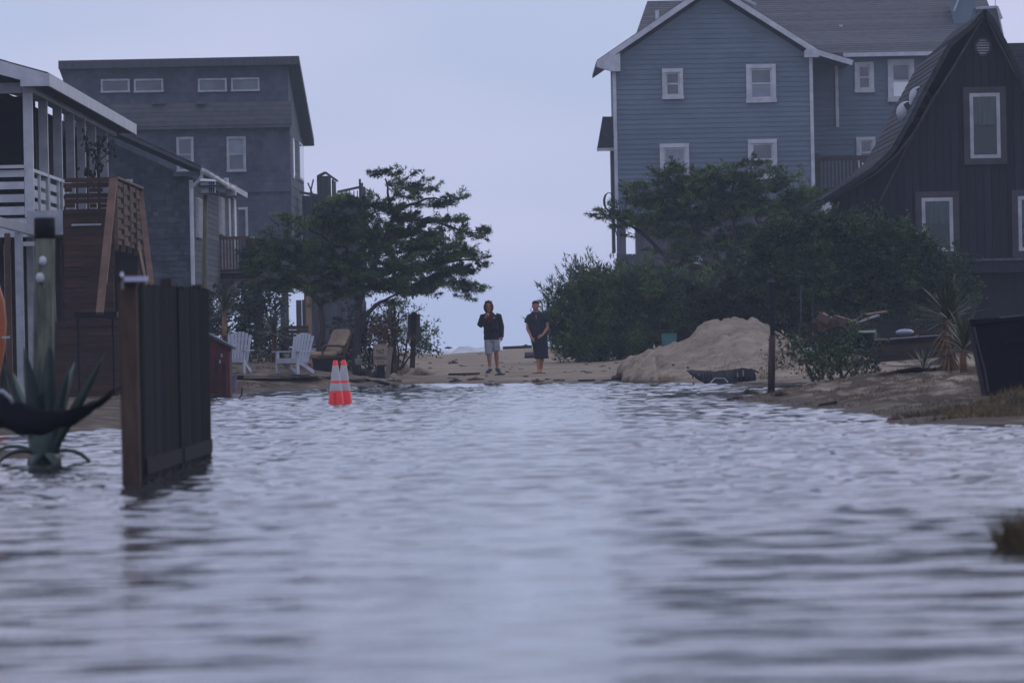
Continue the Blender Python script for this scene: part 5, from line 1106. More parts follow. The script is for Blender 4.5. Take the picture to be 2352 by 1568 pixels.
pdl = bpy.data.materials.new('shallow_puddle'); pdl.use_nodes = True; bb = pdl.node_tree.nodes['Principled BSDF']; bb.inputs['Base Color'].default_value = (.04,.038,.036,1); bb.inputs['Roughness'].default_value = .09
def puddle(pxs, seed=1):
    pts = [G(x, y) for x, y in pxs]; zm = max(p.z for p in pts)+.012
    m = MB(); m.v = [(p.x,p.y,zm) for p in pts]; m.f = [tuple(range(len(pts)))]; return m.build('puddle', pdl, kind='structure')
puddle([(530,871),(600,869),(700,866),(735,868),(750,876),(700,880),(640,877),(580,874)])
puddle([(2005,857),(2060,850),(2120,842),(2170,836),(2200,838),(2150,848),(2090,856),(2040,861)])
# wire loops in the water
wl = thing('bent_wire', 'thin bent wire arcs poking out of the water by the red storage bin', 'wire', tuple(P(520,930,102)))
MB().tube([P(x,y,102) for x, y in ((492,912),(503,918),(511,928),(516,937))], .012, 6).build('strand', mt['dark'], wl)
MB().tube([P(x,y,102) for x, y in ((556,892),(555,905),(548,918),(535,928),(520,934))], .012, 6).build('strand', mt['dark'], wl)
# lumpy wrack-covered sand bank right of the no parking sign
def clod(px, py, wpx, hpx, name, lab, cat, mat, seed, Y=None, spikes=0, group=None):
    g = onpile(px, py) if px > 1400 else G(px, py); 
    if Y: g = P(px, py, Y)
    s = S(g.y); t_ = thing(name, lab, cat, tuple(g), group); rr_ = random.Random(seed); w_, h_ = wpx/s, hpx/s
    m = MB(); n = max(3, int(wpx/10))
    for k in range(n): x = (k+.5)/n-.5; m.ball((g.x+x*w_*.85, g.y+rr_.uniform(-.05,.05), g.z+h_*.25*(1-2*abs(x))), (w_/n*1.0, w_/n*.9+.05, h_*rr_.uniform(.4,.75)*(1.1-abs(x)*1.3)), 8, 6)
    for i, v_ in enumerate(m.v): m.v[i] = (v_[0]+rr_.gauss(0,.006), v_[1], v_[2]+rr_.gauss(0,.008))
    m.build('mass', mt[mat], t_, smooth=True)
    if spikes:
        pts = np.array([[g.x+(rr_.random()-.5)*w_, g.y+rr_.uniform(-.05,.05), g.z] for _ in range(spikes)]); crown_obj(t_, blades(pts, h_*.4, h_*1.0, .01, seed, .9), mt[mat], 'strands', 'stuff')
    return t_
for k, (x, y, w_, h_, lab) in enumerate(((925,858,60,34,'rough sand and root mound just right of the no parking sign'),(965,862,66,22,'low ragged sand clump nearest the beach path on the left side'),(905,842,36,30,'crumbly brown earth clump at the foot of the sign behind'),(905,876,30,22,'pale crumbling sand lump at the water below the pale post'),(870,868,44,22,'brown debris heap under the no parking sign'),(835,862,60,20,'low brown earth heap right of the traffic cones'))):
    clod(x, y, w_, h_, 'earth_mound', lab, 'mound', 'sandpile' if k in (0,1,3) else 'bark', 60+k, spikes=120)
wr = 'clumps of seaweed wrack on the beach sand'
for k, (x, y, w_, h_, ma, lab) in enumerate(((1047,877,26,8,'wrack','seaweed clump farthest left at the water line'),(1092,872,34,7,'wrackred','long reddish seaweed clump below the hooded walker, left of his feet'),(1149,861,20,6,'wrack','dark seaweed clump right under the hooded walker shoes'),(1166,855,10,3.5,'wrack','tiny seaweed clump right of the hooded walker shoes'),(1208,866,11,5,'wrack','small seaweed clump between the two walkers'),(1234,877,20,7,'wrackred','red-brown seaweed clump at the water line below the barefoot walker'),(1284,874,24,5,'wrack','flat spread seaweed clump right of the barefoot walker'),(1041,835,20,9,'wrackred','reddish seaweed heap on the upper beach at left'),(1425,868,36,14,'wrack','brown seaweed heap at the left toe of the sand pile'),(1400,874,30,5,'wrack','thin line of seaweed left of the sand pile'),(1238,857,26,3,'wrackred','thin red seaweed strip under the bare feet'),(1225,874,8,3,'wrack','speck of seaweed left of the teal scrap'),(1385,842,14,3,'wrack','small dark seaweed dot on the sand right of the juniper bush'))):
    clod(x, y, w_, h_, 'seaweed_clump', lab, 'seaweed', ma, 80+k, spikes=60, group=wr)
tl_ = clod(1256,872,9,5,'teal_scrap','small teal scrap of litter on the wet sand','litter','curtain',99)
lg = G(1218,822); a = tag(MB().tube([lg+Vector((-.16,0,.08)), lg+Vector((-.14,0,.08)), lg+Vector((.35,.1,.08))], [.05,.09,.085], 12).build('driftwood_log', M('purple_grey_log', (.09,.075,.10), (.05,.045,.06), sc=6), smooth=True), 'short purple-grey log on the sand behind the barefoot walker', 'log')
a = tag(MB().beam(G(1035,861)+Vector((0,0,.02)), G(1097,860)+Vector((0,0,.02)), .12, .05).build('flat_plank', mt['darkwood']), 'flat dark plank on the sand left of the hooded walker', 'plank')
a = tag(MB().beam(G(1155,800.5)+Vector((0,0,.02)), G(1222,798)+Vector((0,0,.03)), .2, .09).build('beach_log', mt['darkwood']), 'long thin dark log on the beach crest between the walkers', 'log')
clod(1208,796,18,5,'driftwood_clump','small clump of driftwood on the end of the crest log','driftwood','bark',101)
clod(1030,799,14,3,'driftwood_clump','small dark clump on the beach crest left of the hooded walker','driftwood','bark',102)
# many tiny bits of litter on the sand: not countable
m = MB(); rr_ = random.Random(5)
for k in range(80):
    Xp, Yp = rr_.uniform(-3.2, 3.2), rr_.uniform(129, 178); z = float(T(Xp, Yp))
    if z < .02: continue
    m.ball((Xp,Yp,z+.006), (rr_.uniform(.015,.09),rr_.uniform(.03,.2),rr_.uniform(.008,.022)), 6, 4)
m.build('beach_litter', mt['wrack'], kind='stuff')
m = MB()
for k in range(45):
    Xp, Yp = rr_.uniform(3.2, 8.2), rr_.uniform(117, 126); z = float(pilez(np.array([Xp]), np.array([Yp]))[0])
    if z < .0: continue
    m.ball((Xp,Yp,z+.008), (rr_.uniform(.015,.06),rr_.uniform(.02,.06),rr_.uniform(.01,.035)), 6, 4)
m.build('sand_clods', mt['wrack'], kind='stuff')

# ------------------------------------------------------------------ right side objects
# broken black hull
Yb = 118.0; hb = thing('broken_black_hull', 'broken black ribbed plastic hull lying at the edge of the water before the sand pile', 'wreckage', tuple(P(1655,882,Yb)))
pl_ = [(1578,850),(1600,851),(1625,852),(1645,854),(1652,851),(1668,851),(1690,848),(1712,845),(1718,847),(1728,848),(1732,852)]
m = MB(); n = 34; k_ = 9; vs = []
for i in range(n+1):
    t_ = i/n; x = 1578+154*t_; yt = float(np.interp(x, [p[0] for p in pl_], [p[1] for p in pl_]))+random.uniform(-1,1)
    yb0 = 851+36*math.sin(min(1, t_*2.2)*math.pi/2)**.9 if t_ < .8 else 886-(t_-.8)*22
    for j in range(k_+1):
        u_ = j/k_; bow = math.sin(u_*math.pi/2)
        dpt = .9*(1-bow)*.2 - .35*bow*math.sin(t_*math.pi) + .02*math.sin(i*math.pi*.5)
        q = P(x+3*math.sin(u_*3)*(1 if t_ > .5 else -1), yt+(yb0-yt)*u_, Yb); vs.append((q.x, Yb-.3+dpt, q.z))
m.add(vs, [(i*(k_+1)+j,(i+1)*(k_+1)+j,(i+1)*(k_+1)+j+1,i*(k_+1)+j+1) for i in range(n) for j in range(k_)])
ho = m.build('shell', mt['plastic_black'], hb); sd = ho.modifiers.new('thickness', 'SOLIDIFY'); sd.thickness = .012
for k in range(7): x = 1590+k*7; MB().beam(P(x,858,Yb-.45), P(x+2,868+k*.8,Yb-.5), .02, .03).build('rib', mt['plastic_black'], hb)
for k in range(4): x = 1686+k*11; MB().tube([P(x+4,850,Yb-.35),P(x+2,866,Yb-.5),P(x-6,880,Yb-.4)], .02, 6).build('rib', mt['plastic_black'], hb)
for (x, y, h_) in ((1693,856,9),(1706,850,13),(1604,858,4)): bpx(MB(), x,y,x+2.6,y+h_, Yb-.52, .01).build('torn_gap', M('pale_torn_edge', (.3,.26,.24)), hb)
MB().tube([P(1722,848,Yb-.3),P(1736,852,Yb-.3),P(1743,856,Yb-.3)], .02, 6).build('stick', mt['darkwood'], hb)
bf = thing('black_plastic_flap', 'small black tent-shaped plastic piece with a grey rim lying in front of the broken hull', 'wreckage', tuple(P(1645,891,Yb-3)))
Yf = Yb-3.5
A_ = [P(1618,891,Yf-.2),P(1632,879,Yf),P(1642,868.5,Yf+.15),P(1664,869,Yf+.15),P(1678,889,Yf-.2)]
MB().add(A_+[P(1640,889,Yf+.5),P(1665,889,Yf+.5)], [(0,1,2,3,4),(2,5,6,3),(0,5,2,1),(3,6,4)]).build('flap', mt['plastic_black'], bf)
MB().tube([A_[1],A_[2],A_[3],P(1672,878,Yf)], .012, 6).build('rim', mt['greywhite'], bf)
MB().beam(P(1583,890.5,Yf-.1),P(1690,889,Yf-.1),.03,.015).build('board', mt['darkwood'], bf); MB().beam(P(1592,878,Yf-.1),P(1596,889,Yf-.1),.04,.04).build('stub', mt['tanwood'], bf)
tag(MB().add([P(1605,887,Yf),P(1618,887,Yf),P(1611,882,Yf),P(1611,887,Yf+.1)],[(0,1,2),(0,2,3),(1,3,2),(0,3,1)]).build('plastic_shard', mt['plastic_black']), 'tiny black triangle shard left of the tent-shaped piece', 'debris')
# timbers at pile toe
q = onpile(1520,874); tag(MB().box((q.x,q.y-.2,q.z+.04),(.50,.2,.09),rz=.1).build('timber_offcut', mt['tanwood']), 'short pale timber offcut at the toe of the sand pile', 'timber')
q = G(1347,875); tag(MB().box((q.x,q.y,.035),(.36,.2,.07),rz=.2).build('dark_block', mt['dark']), 'small dark block at the water line left of the sand pile', 'block')
# green crate behind pile
q = thing('teal_bin', 'pale teal plastic bin half buried behind the left shoulder of the sand pile', 'bin', tuple(P(1537,800,134)))
cx, cz, w_, h_ = rect(1524,765,1551,805,134); tm = M('teal_plastic', (.055,.15,.155), (.04,.11,.115), rough=.5)
MB().loft([(cx,134.2,cz-h_/2,w_*.55,w_*.5),(cx,134.2,cz+h_/2-.02,w_*.68,w_*.6),(cx,134.2,cz+h_/2,w_*.72,w_*.64)], 4).build('body', tm, q)
q = thing('white_scrap', 'tiny white pointed scrap on the crest left of the teal bin', 'litter', tuple(P(1503,798,130)))
MB().add([P(1500,799,128.5),P(1506,799,128.5),P(1502,788,128.5),P(1503,799,128.7)],[(0,1,2),(1,3,2),(3,0,2),(0,3,1)]).build('scrap', mt['white'], q)
# wooden post on bank
Yp = 90.0; wp = thing('bank_post', 'tall thin wooden post standing at the tip of the grassy bank', 'post', tuple(P(1771,903,Yp)))
a, b = P(1774,770,Yp), P(1771,915,Yp); MB().tube([a, a.lerp(b,.5), b], [.052,.056,.060], 12).build('lower_post', M('red_brown_wet_post', (.07,.038,.032), (.025,.018,.02), sc=3, st=(2,2,.4)), wp, smooth=True)
a2 = P(1772,646,Yp); MB().beam(a2, a, .07, .03, up=(0,-1,.01)).build('upper_strip', mt['aboard'], wp)
bpx(MB(), 1762,643,1781,648, Yp-.02, .08).build('cap', mt['greywood'], wp)
bpx(MB(), 1764,648,1779,700, Yp-.01, .015).build('sign_edge', mt['darkleaf'], wp)
clod(1690,917,40,10,'wrack_heap','dark wrack on the tip of the bank left of the wooden post','seaweed','wrack',120,spikes=150)
clod(1722,908,40,18,'wrack_heap','dark wrack mound just left of the wooden post foot','seaweed','wrack',121,spikes=150)
clod(1795,908,50,12,'wrack_heap','dark wrack spread right of the wooden post foot','seaweed','wrack',122,spikes=150)
for k, (x, y, w_, h_) in enumerate(((1990,975,60,12),(2060,966,40,16),(2110,968,50,10),(2180,962,120,14),(2290,958,110,18),(1940,974,50,6),(2250,976,160,12))):
    clod(x, y, w_, h_, 'wrack_heap', ('low grassy wrack island nearest the water tip','small dark turf lump in front of the sand bank','flat turf strip left of the pale pipe end','long dark wrack ridge below the bank','dark litter mound at the foot of the black bin','thin wrack sliver farthest left in the water','long leaf-litter ridge along the near edge at right')[k], 'seaweed', 'wrack' if k != 1 else 'deadleaf', 130+k, spikes=260)
q = G(1900,933); tag(MB().beam(q+Vector((-.1,0,.02)), q+Vector((.12,.1,.05)), .05, .03).build('black_stick', mt['dark']), 'short black stick on the sand bank', 'stick')
# thin stakes
for (x, y0, y1, r_, lab) in ((1840,655,772,.014,'thicker of the two thin pale stakes before the dark hedge'),(1868,680,762,.008,'thinner pale stake before the dark hedge')):
    o_ = MB().tube([P(x,y1,118),P(x-1,y0,118)], r_, 6).build('thin_stake', mt['greywood']); tag(o_, lab, 'stake')
o_ = MB().beam(P(1798,762,112), P(1834,800,111), .03, .09, up=(0,-1,.01)).build('leaning_board', mt['tanwood']); tag(o_, 'pale board leaning beside the right foot of the sand pile', 'board')
o_ = MB().beam(P(1818,768,114), P(1862,766,114), .02, .02).build('rail_stick', mt['greywood']); tag(o_, 'thin horizontal rod between the leaning board and the debris heap', 'rod')
o_ = MB().beam(P(1834,802,111), P(1866,800,111), .03, .03).build('white_strip', mt['white']); tag(o_, 'short white strip lying right of the leaning board', 'strip')
# debris heap
dh = (1930,800); Yd = 112.0
cb = thing('cardboard_heap', 'heap of broken brown cartons in front of the dark hedge', 'debris', tuple(P(1910,800,Yd)))
rr_ = random.Random(8)
for (x0,y0,x1,y1,ma,ro) in ((1842,742,1925,800,'darkwood',.02),(1870,735,1935,758,'redbrown',-.05),(1915,728,1950,748,'browntan',.3),(1905,745,1975,800,'darkwood',-.03),(1835,752,1852,792,'greywood',.1),(1822,775,1846,800,'sandpile',.1),(1930,740,1990,752,'darkwood',-.1),(1950,755,2010,800,'darkwood',.05),(1880,722,1910,740,'browntan',.5)):
    cx, cz, w_, h_ = rect(x0,y0,x1,y1,Yd); MB().box((cx,Yd+rr_.uniform(0,.6),cz),(w_,.5,h_), ry=ro, rz=rr_.uniform(-.4,.4)).build('carton', mt[ma], cb)
for (x0,y0,x1,y1,ma) in ((1945,738,2010,728,'tanwood'),(1960,742,2018,724,'greywhite'),(1990,722,2035,715,'tanwood'),(1935,748,1990,744,'tanwood'),(1970,735,1990,720,'redbrown'),(2040,800,2110,770,'darkwood'),(1980,790,2060,776,'darkwood'),(2000,775,2090,786,'deadleaf')): MB().beam(P(x0,y0,Yd-.1), P(x1,y1,Yd+.1), .12, .03).build('splinter', mt[ma], cb)
gl = thing('green_lid_tub', 'small dark tub with a pale green lid beside the bank shrub', 'tub', tuple(P(1985,790,100)))
c_ = P(1985,765,100); MB().loft([(c_.x,100,c_.z-.25,.17,.15),(c_.x,100,c_.z,.19,.17)], 14).build('body', mt['plastic_black'], gl, smooth=True); MB().loft([(c_.x,100,c_.z,.2,.18),(c_.x,100,c_.z+.03,.2,.18),(c_.x,100,c_.z+.045,.17,.15)], 14).build('lid', M('pale_green_lid', (.26,.32,.26)), gl, smooth=True)
# retaining timbers
rt_ = thing('timber_retaining_wall', 'low dark timber edging wall along the sand behind the grassy bank', 'wall', tuple(P(2080,830,104)))
for (x0, y0, x1, y1) in ((2005,788,2172,776),(2005,801,2172,789),(2005,814,2172,801),(2005,826,2160,814)): MB().beam(P(x0,y0,104), P(x1,y1,105), .2, .10).build('timber', mt['darkwood'], rt_)
MB().beam(P(2005,782,103.9), P(2172,769,104.9), .28, .02).build('cap_board', mt['greywood'], rt_)
lw = P(2090,760,106); 
o_ = MB().beam(P(2040,768,106), P(2165,758,106), .18, .07).build('upper_timber', mt['darkwood']); tag(o_, 'single dark timber lying behind the retaining wall', 'timber')
pdn = P(2078,757+6,105); o_ = MB().ball((pdn.x,105,pdn.z),(.17,.12,.06),12,8).build('grey_bundle', mt['blind'], smooth=True); tag(o_, 'small grey oval bundle on the retaining wall', 'bundle')
# black bin
Yw = 64.0; wb = thing('wheelie_bin', 'large black wheeled rubbish bin cropped by the right edge', 'bin', tuple(P(2330,945,Yw)))
q0, q1, q2, q3 = P(2231,742,Yw), P(2395,728,Yw), P(2372,943,Yw), P(2273,946,Yw)
MB().prism([q0,q1,q2,q3], (0,.62,0)).build('body', mt['plastic_black'], wb)
MB().prism([P(2227,733,Yw),P(2400,724,Yw),P(2400,731,Yw),P(2227,746,Yw)], (0,.7,0)).build('lid', mt['plastic_black'], wb); wb.children[-1].location.y = -.03
MB().prism([P(2300,728,Yw-.04),P(2365,720,Yw-.04),P(2365,724,Yw-.04),P(2300,731,Yw-.04)], (0,.3,0)).build('lid_rim', mt['greywood'], wb)
MB().tube([P(2237,750,Yw-.02),P(2246,790,Yw-.02),P(2262,850,Yw-.02),P(2270,900,Yw-.02)], .010, 6).build('edge_rib', mt['greywood'], wb)
MB().beam(P(2310,786,Yw-.03),P(2400,778,Yw-.03),.03,.04).build('rim', mt['plastic_black'], wb)
for x in (2330,): MB().tube([P(x,938,Yw+.55),P(x+20,938,Yw+.55)], .11, 14).build('wheel', mt['plastic_black'], wb)
c_ = P(2138,966,62); MB()
o_ = MB().tube([P(2120,972,62),P(2128,962,62)], .06, 10).build('pale_pipe_end', M('pale_green_pipe', (.3,.33,.27)), smooth=True); tag(o_, 'short pale green pipe end sticking out of the near turf', 'pipe')
# ------------------------------------------------------------------ people
def remeshed(name, m, mat, parent, voxel=.008, smooth=4, tex=None):
    me = m.mesh(name+'_src', mat); o = link(bpy.data.objects.new(name, me))
    r = o.modifiers.new('r', 'REMESH'); r.mode = 'VOXEL'; r.voxel_size = voxel
    s_ = o.modifiers.new('s', 'SMOOTH'); s_.iterations = smooth; s_.factor = .5
    bpy.context.view_layer.update(); me2 = bpy.data.meshes.new_from_object(o.evaluated_get(bpy.context.evaluated_depsgraph_get()))
    me2.name = name; bpy.data.objects.remove(o)
    me2.polygons.foreach_set('use_smooth', np.ones(len(me2.polygons), bool)); me2.materials.clear(); me2.materials.append(mat)
    return mobj(name, me2, parent, False)
def head(m, c, yaw=0.0):
    cx, cy, cz = c; b0 = len(m.v)
    m.ball((cx,cy+.01,cz+.035),(.076,.094,.09),18,12); m.ball((cx,cy-.02,cz-.045),(.06,.07,.075),16,10); m.ball((cx,cy-.05,cz-.095),(.03,.032,.025),10,7)
    m.tube([(cx,cy-.088,cz+.025),(cx,cy-.108,cz-.012),(cx,cy-.1,cz-.024)],[.011,.016,.012],8)
    m.ball((cx,cy-.078,cz+.045),(.05,.018,.012),10,6); m.ball((cx,cy-.086,cz-.05),(.024,.012,.010),10,6)
    for s in (-1,1): m.ball((cx+s*.077,cy+.01,cz-.005),(.012,.022,.032),8,6); m.ball((cx+s*.045,cy-.05,cz-.02),(.026,.03,.024),8,6)
    for i in range(b0, len(m.v)): v_ = m.v[i]; m.v[i] = (cx+(v_[0]-cx)*1.13, cy+(v_[1]-cy)*1.06, cz+(v_[2]-cz)*1.06)
    m.tube([(cx,cy+.02,cz-.05),(cx,cy+.02,cz-.17)],[.064,.07],12)
def hand(m, wrist, d, pn, curl=.5, s=1.0, side=1):
    """palm + five separate bent fingers; d = pointing direction, pn = palm normal (fingers curl towards it)"""
    w_ = Vector(wrist); d = Vector(d).normalized(); pn = (Vector(pn)-d*Vector(pn).dot(d)).normalized(); a = d.cross(pn).normalized()*side
    m.tube([w_-d*.03, w_, w_+d*.04*s, w_+d*.085*s],[.026*s,.025*s,.034*s,.036*s],10); m.ball(tuple(w_+d*.05*s),(.036*s,.036*s,.036*s),8,6)
    for k,(off,L) in enumerate(((-.03,.062),(-.011,.075),(.009,.07),(.028,.055))):
        p = w_+d*.08*s+a*off*s; pts = [w_+d*.05*s+a*off*s*.8, p]; dd = d.copy()
        for j in range(3):
            ang = curl*(.6+.5*j); dd = (d*math.cos(ang)+pn*math.sin(ang)); p = p+dd*L*s*(.42-.07*j); pts.append(p)
        m.tube(pts,[.010*s,.0105*s,.0098*s,.009*s,.0075*s],8)
    b_ = w_+d*.02*s-a*.025*s; m.tube([b_, b_-a*.022*s+d*.022*s+pn*.01, b_-a*.024*s+d*.052*s+pn*.03*s, b_-a*.012*s+d*.075*s+pn*.035*s],[.013*s,.0125*s,.011*s,.009*s],8)
def foot(m, ankle, toe, w=.042):
    a = Vector(ankle); t_ = Vector(toe); h = a+(a-t_).normalized()*.05; h.z = min(h.z, a.z-.04)
    m.tube([h+Vector((0,0,-.02)), a+Vector((0,0,-.035)), a.lerp(t_,.55)+Vector((0,0,-.012)), t_],[.036,.045,w,.028],10)
eyem = M('dark_eye', (.02,.015,.015), rough=.3)
def cloth(name, col, col2=None, **k): return M(name, col, col2, rough=.9, sc=7, bump=.01, bsc=14, **k)

# --- hooded walker
fa = G(1131,857); sa = (167/S(fa.y))/1.835
A = thing('person', 'person in a dark hooded jacket and pale shorts, one hand at the chin', 'person', tuple(fa))
A.scale = (sa,)*3
m = MB(); head(m, (-.064,-.03,1.665))
m.loft([(.0,.0,.84,.15,.1),(.0,.0,.95,.165,.11),(.0,.0,1.1,.15,.1),(-.01,0,1.3,.185,.115),(-.02,0,1.42,.18,.1),(-.04,0,1.5,.08,.07)],16)
shL, elL, wrL = (-.215,.0,1.43),(-.295,-.05,1.20),(-.135,-.19,1.42)
shR, elR, wrR = (.185,.0,1.44),(.25,.02,1.17),(.25,-.03,.92)
m.tube([shL,elL],[.05,.042],10); m.tube([elL,wrL],[.042,.027],10); m.tube([shR,elR],[.05,.042],10); m.tube([elR,wrR],[.042,.027],10)
hand(m, wrL, (.55,-.05,.9), (.3,.9,.2), 1.1, 1.0, 1); hand(m, wrR, (-.05,-.1,-1), (-.9,-.1,0), .5, 1.0, -1)
for (hp_, kn, an, toe) in (((-.09,0,.88),(-.075,-.10,.52),(-.06,-.16,.125),(-.13,-.34,.03)),((.09,0,.88),(.105,-.02,.53),(.125,.06,.15),(.17,-.12,.045))):
    m.tube([hp_,Vector(hp_).lerp(Vector(kn),.5),kn],[.09,.078,.056],14); k_ = Vector(kn); a_ = Vector(an); m.tube([k_, k_.lerp(a_,.3)+Vector((0,.012,0)), k_.lerp(a_,.75), a_],[.056,.06,.042,.037],12); foot(m, an, toe)
remeshed('body', m, mt['skin'], A, .008, 2)
for s in (-1,1): MB().ball((-.064+s*.028,-.121,1.69),(.011,.007,.006),8,6).build('eye', eyem, A, world=False, smooth=True)
MB().ball((-.064,-.127,1.612),(.024,.006,.006),8,5).build('mouth', M('lips', (.16,.06,.055)), A, world=False, smooth=True)
jm = cloth('dark_navy_rain_jacket', (.018,.019,.027), (.011,.012,.018)); mm = cloth('dark_maroon_jacket_yoke', (.10,.024,.022), (.06,.017,.018))
m = MB()
m.loft([(.0,.0,.845,.205,.14),(.0,.0,.90,.203,.145),(.0,.0,1.0,.195,.14),(-.005,.0,1.12,.195,.14),(-.01,.0,1.25,.205,.145),(-.015,.0,1.36,.215,.14),(-.02,.0,1.44,.195,.125),(-.035,.0,1.49,.125,.10),(-.05,0,1.53,.08,.085)],22)
m.tube([(-.15,0,1.43),shL,Vector(shL).lerp(Vector(elL),.5),elL],[.085,.083,.078,.078],12); m.tube([elL,Vector(elL).lerp(Vector(wrL),.5),Vector(elL).lerp(Vector(wrL),.93)],[.077,.07,.052],12)
m.tube([(.13,0,1.44),shR,Vector(shR).lerp(Vector(elR),.5),elR,Vector(elR).lerp(Vector(wrR),.5),(.25,-.03,.90)],[.085,.083,.077,.073,.066,.056],12)
for k in range(10): m.tube([(-.2+.04*k,-.135+.002*(k-5)**2,1.0+.03*(k%3)),(-.18+.04*k,-.14+.002*(k-5)**2,1.12+.04*(k%2))],.014,6)
remeshed('jacket', m, jm, A, .011, 4)
# maroon hood + yoke
m = MB(); V_ = []; hc_ = Vector((-.064,0,1.665)); n1, n2 = 20, 14
for i in range(n1+1):
    th = math.radians(30)+math.radians(300)*i/n1     # angle around vertical leaving the face open, measured from -Y
    for j in range(n2+1):
        ph = -math.radians(62)+math.radians(150)*j/n2; cr_ = max(.05, math.cos(ph)); 
        x = math.sin(th)*.128*cr_; y = -math.cos(th)*.138*cr_+.02; z = .16*math.sin(ph)+(.012 if ph > 1.2 else 0)
        if ph > math.radians(25): y -= .03*math.sin(ph)
        V_.append(hc_+Vector((x,y,z)))
m.add(V_, [(i*(n2+1)+j,(i+1)*(n2+1)+j,(i+1)*(n2+1)+j+1,i*(n2+1)+j+1) for i in range(n1) for j in range(n2)])
ho = m.build('hood', mm, A, world=False, smooth=True); sd = ho.modifiers.new('thickness','SOLIDIFY'); sd.thickness = .014
rim = [V_[j] for j in range(n2+1)]+[V_[n1*(n2+1)+j] for j in range(n2,-1,-1)]
MB().tube(rim, .011, 8).build('hood_rim', mm, A, world=False, smooth=True)
MB().ball((-.064,.0,1.80),(.095,.115,.035),14,8).build('hood_top', mm, A, world=False, smooth=True)
MB().loft([(-.03,.0,1.26,.17,.150),(-.02,.0,1.34,.19,.150),(-.02,.0,1.42,.185,.138),(-.03,.0,1.48,.135,.115),(-.05,.0,1.54,.095,.10),(-.06,0,1.57,.09,.09)],22).build('yoke', mm, A, world=False, smooth=True)
MB().ball((.075,-.135,1.40),(.022,.012,.014),10,6).build('chest_logo', mt['white'], A, world=False, smooth=True)
MB().beam((-.03,-.148,.87),(-.03,-.152,1.3),.008,.006,up=(0,-1,0)).build('zip', mt['dark'], A, world=False)
sm_ = cloth('pale_grey_shorts', (.34,.35,.40), (.25,.26,.31)); m = MB()
m.loft([(.0,.0,.90,.18,.125),(.0,.0,.80,.185,.13)],18)
m.tube([(-.085,0,.86),(-.088,-.04,.70),(-.083,-.09,.47)],[.105,.103,.092],14); m.tube([(.09,0,.86),(.103,-.01,.70),(.118,-.02,.55)],[.105,.103,.10],14)
for k in range(6): m.tube([(-.15+.02*k,-.13,.62-.02*k),(-.12+.02*k,-.125,.75)],.012,6); m.tube([(.06+.02*k,-.1,.60),(.07+.02*k,-.095,.72)],.012,6)
remeshed('shorts', m, sm_, A, .011, 3)
for (an, toe) in (((-.06,-.16,.125),(-.13,-.34,.03)),((.125,.06,.15),(.17,-.12,.045))):
    a_ = Vector(an); t_ = Vector(toe); m = MB()
    m.tube([a_+(a_-t_).normalized()*.055+Vector((0,0,-.05)), a_+Vector((0,0,-.045)), a_.lerp(t_,.55)+Vector((0,0,-.02)), t_],[.045,.052,.052,.04],12); m.tube([a_+Vector((0,0,-.04)),a_+Vector((0,0,.0))],[.05,.044],12)
    sh = remeshed('shoe', m, M('dark_sneaker', (.035,.045,.07), (.02,.022,.03), rough=.7, sc=30), A, .009, 2)
    MB().beam(a_+(a_-t_).normalized()*.07+Vector((0,0,-.085)), t_+Vector((0,0,-.035)), .088, .025).build('sole', M('pale_shoe_sole', (.36,.36,.36)), sh, world=False)
    for q_ in (.35,.5,.65): c_ = a_.lerp(t_, q_)+Vector((0,0,.022)); MB().beam(c_+Vector((-.035,0,-.005)), c_+Vector((.035,0,-.005)), .012, .012).build('lace', mt['white'], sh, world=False)
    MB().tube([a_+Vector((0,0,-.02)),a_+Vector((0,.0,.035))],[.042,.041],12).build('sock', mt['greywhite'], A, world=False, smooth=True)

# --- barefoot walker in a poncho towel
fb = G(1237,857); sb_ = (166/S(fb.y))/1.80
B = thing('person', 'barefoot person with cropped hair in a long dark poncho, hands low in front', 'person', tuple(fb))
B.scale = (sb_,)*3
m = MB(); head(m, (-.04,-.03,1.665))
m.loft([(.0,.0,.84,.15,.1),(.0,.0,.95,.16,.11),(.0,.0,1.1,.15,.1),(-.01,0,1.3,.185,.115),(-.02,0,1.42,.18,.1),(-.04,0,1.49,.08,.07)],16)
shL, elL, wrL = (-.20,.0,1.40),(-.255,-.02,1.12),(-.165,-.17,.90)
shR, elR, wrR = (.20,.0,1.42),(.245,-.03,1.13),(.12,-.20,.95)
for a, b, c in ((shL,elL,wrL),(shR,elR,wrR)): a, b, c = map(Vector,(a,b,c)); m.tube([a,b],[.052,.040],10); m.tube([b,b.lerp(c,.3),c],[.040,.040,.027],10)
hand(m, wrL, (.35,-.3,-.9), (.6,.4,0), .7, 1.0, -1); hand(m, wrR, (-.85,-.2,-.45), (0,.8,-.4), .6, 1.0, 1)
for (hp_, kn, an, toe) in (((-.05,0,.88),(-.0,-.06,.50),(.0,-.10,.085),(-.03,-.27,.02)),((.10,0,.88),(.10,-.0,.48),(.07,.05,.10),(.075,-.12,.025))):
    m.tube([hp_,Vector(hp_).lerp(Vector(kn),.5),kn],[.088,.075,.055],14); k_ = Vector(kn); a_ = Vector(an); m.tube([k_, k_.lerp(a_,.3)+Vector((0,.015,0)), k_.lerp(a_,.72), a_],[.054,.06,.04,.034],12); foot(m, an, toe, .04)
    t_ = Vector(toe)
    for q_ in range(5): m.ball((t_.x+(q_-2)*.017,t_.y-.02+abs(q_-1.5)*.006,t_.z-.004),(.011,.02,.011),7,5)
remeshed('body', m, mt['skin'], B, .008, 2)
for s in (-1,1): MB().ball((-.04+s*.028,-.121,1.69),(.011,.007,.006),8,6).build('eye', eyem, B, world=False, smooth=True)
MB().ball((-.04,-.127,1.612),(.024,.006,.006),8,5).build('mouth', bpy.data.materials['lips'], B, world=False, smooth=True)
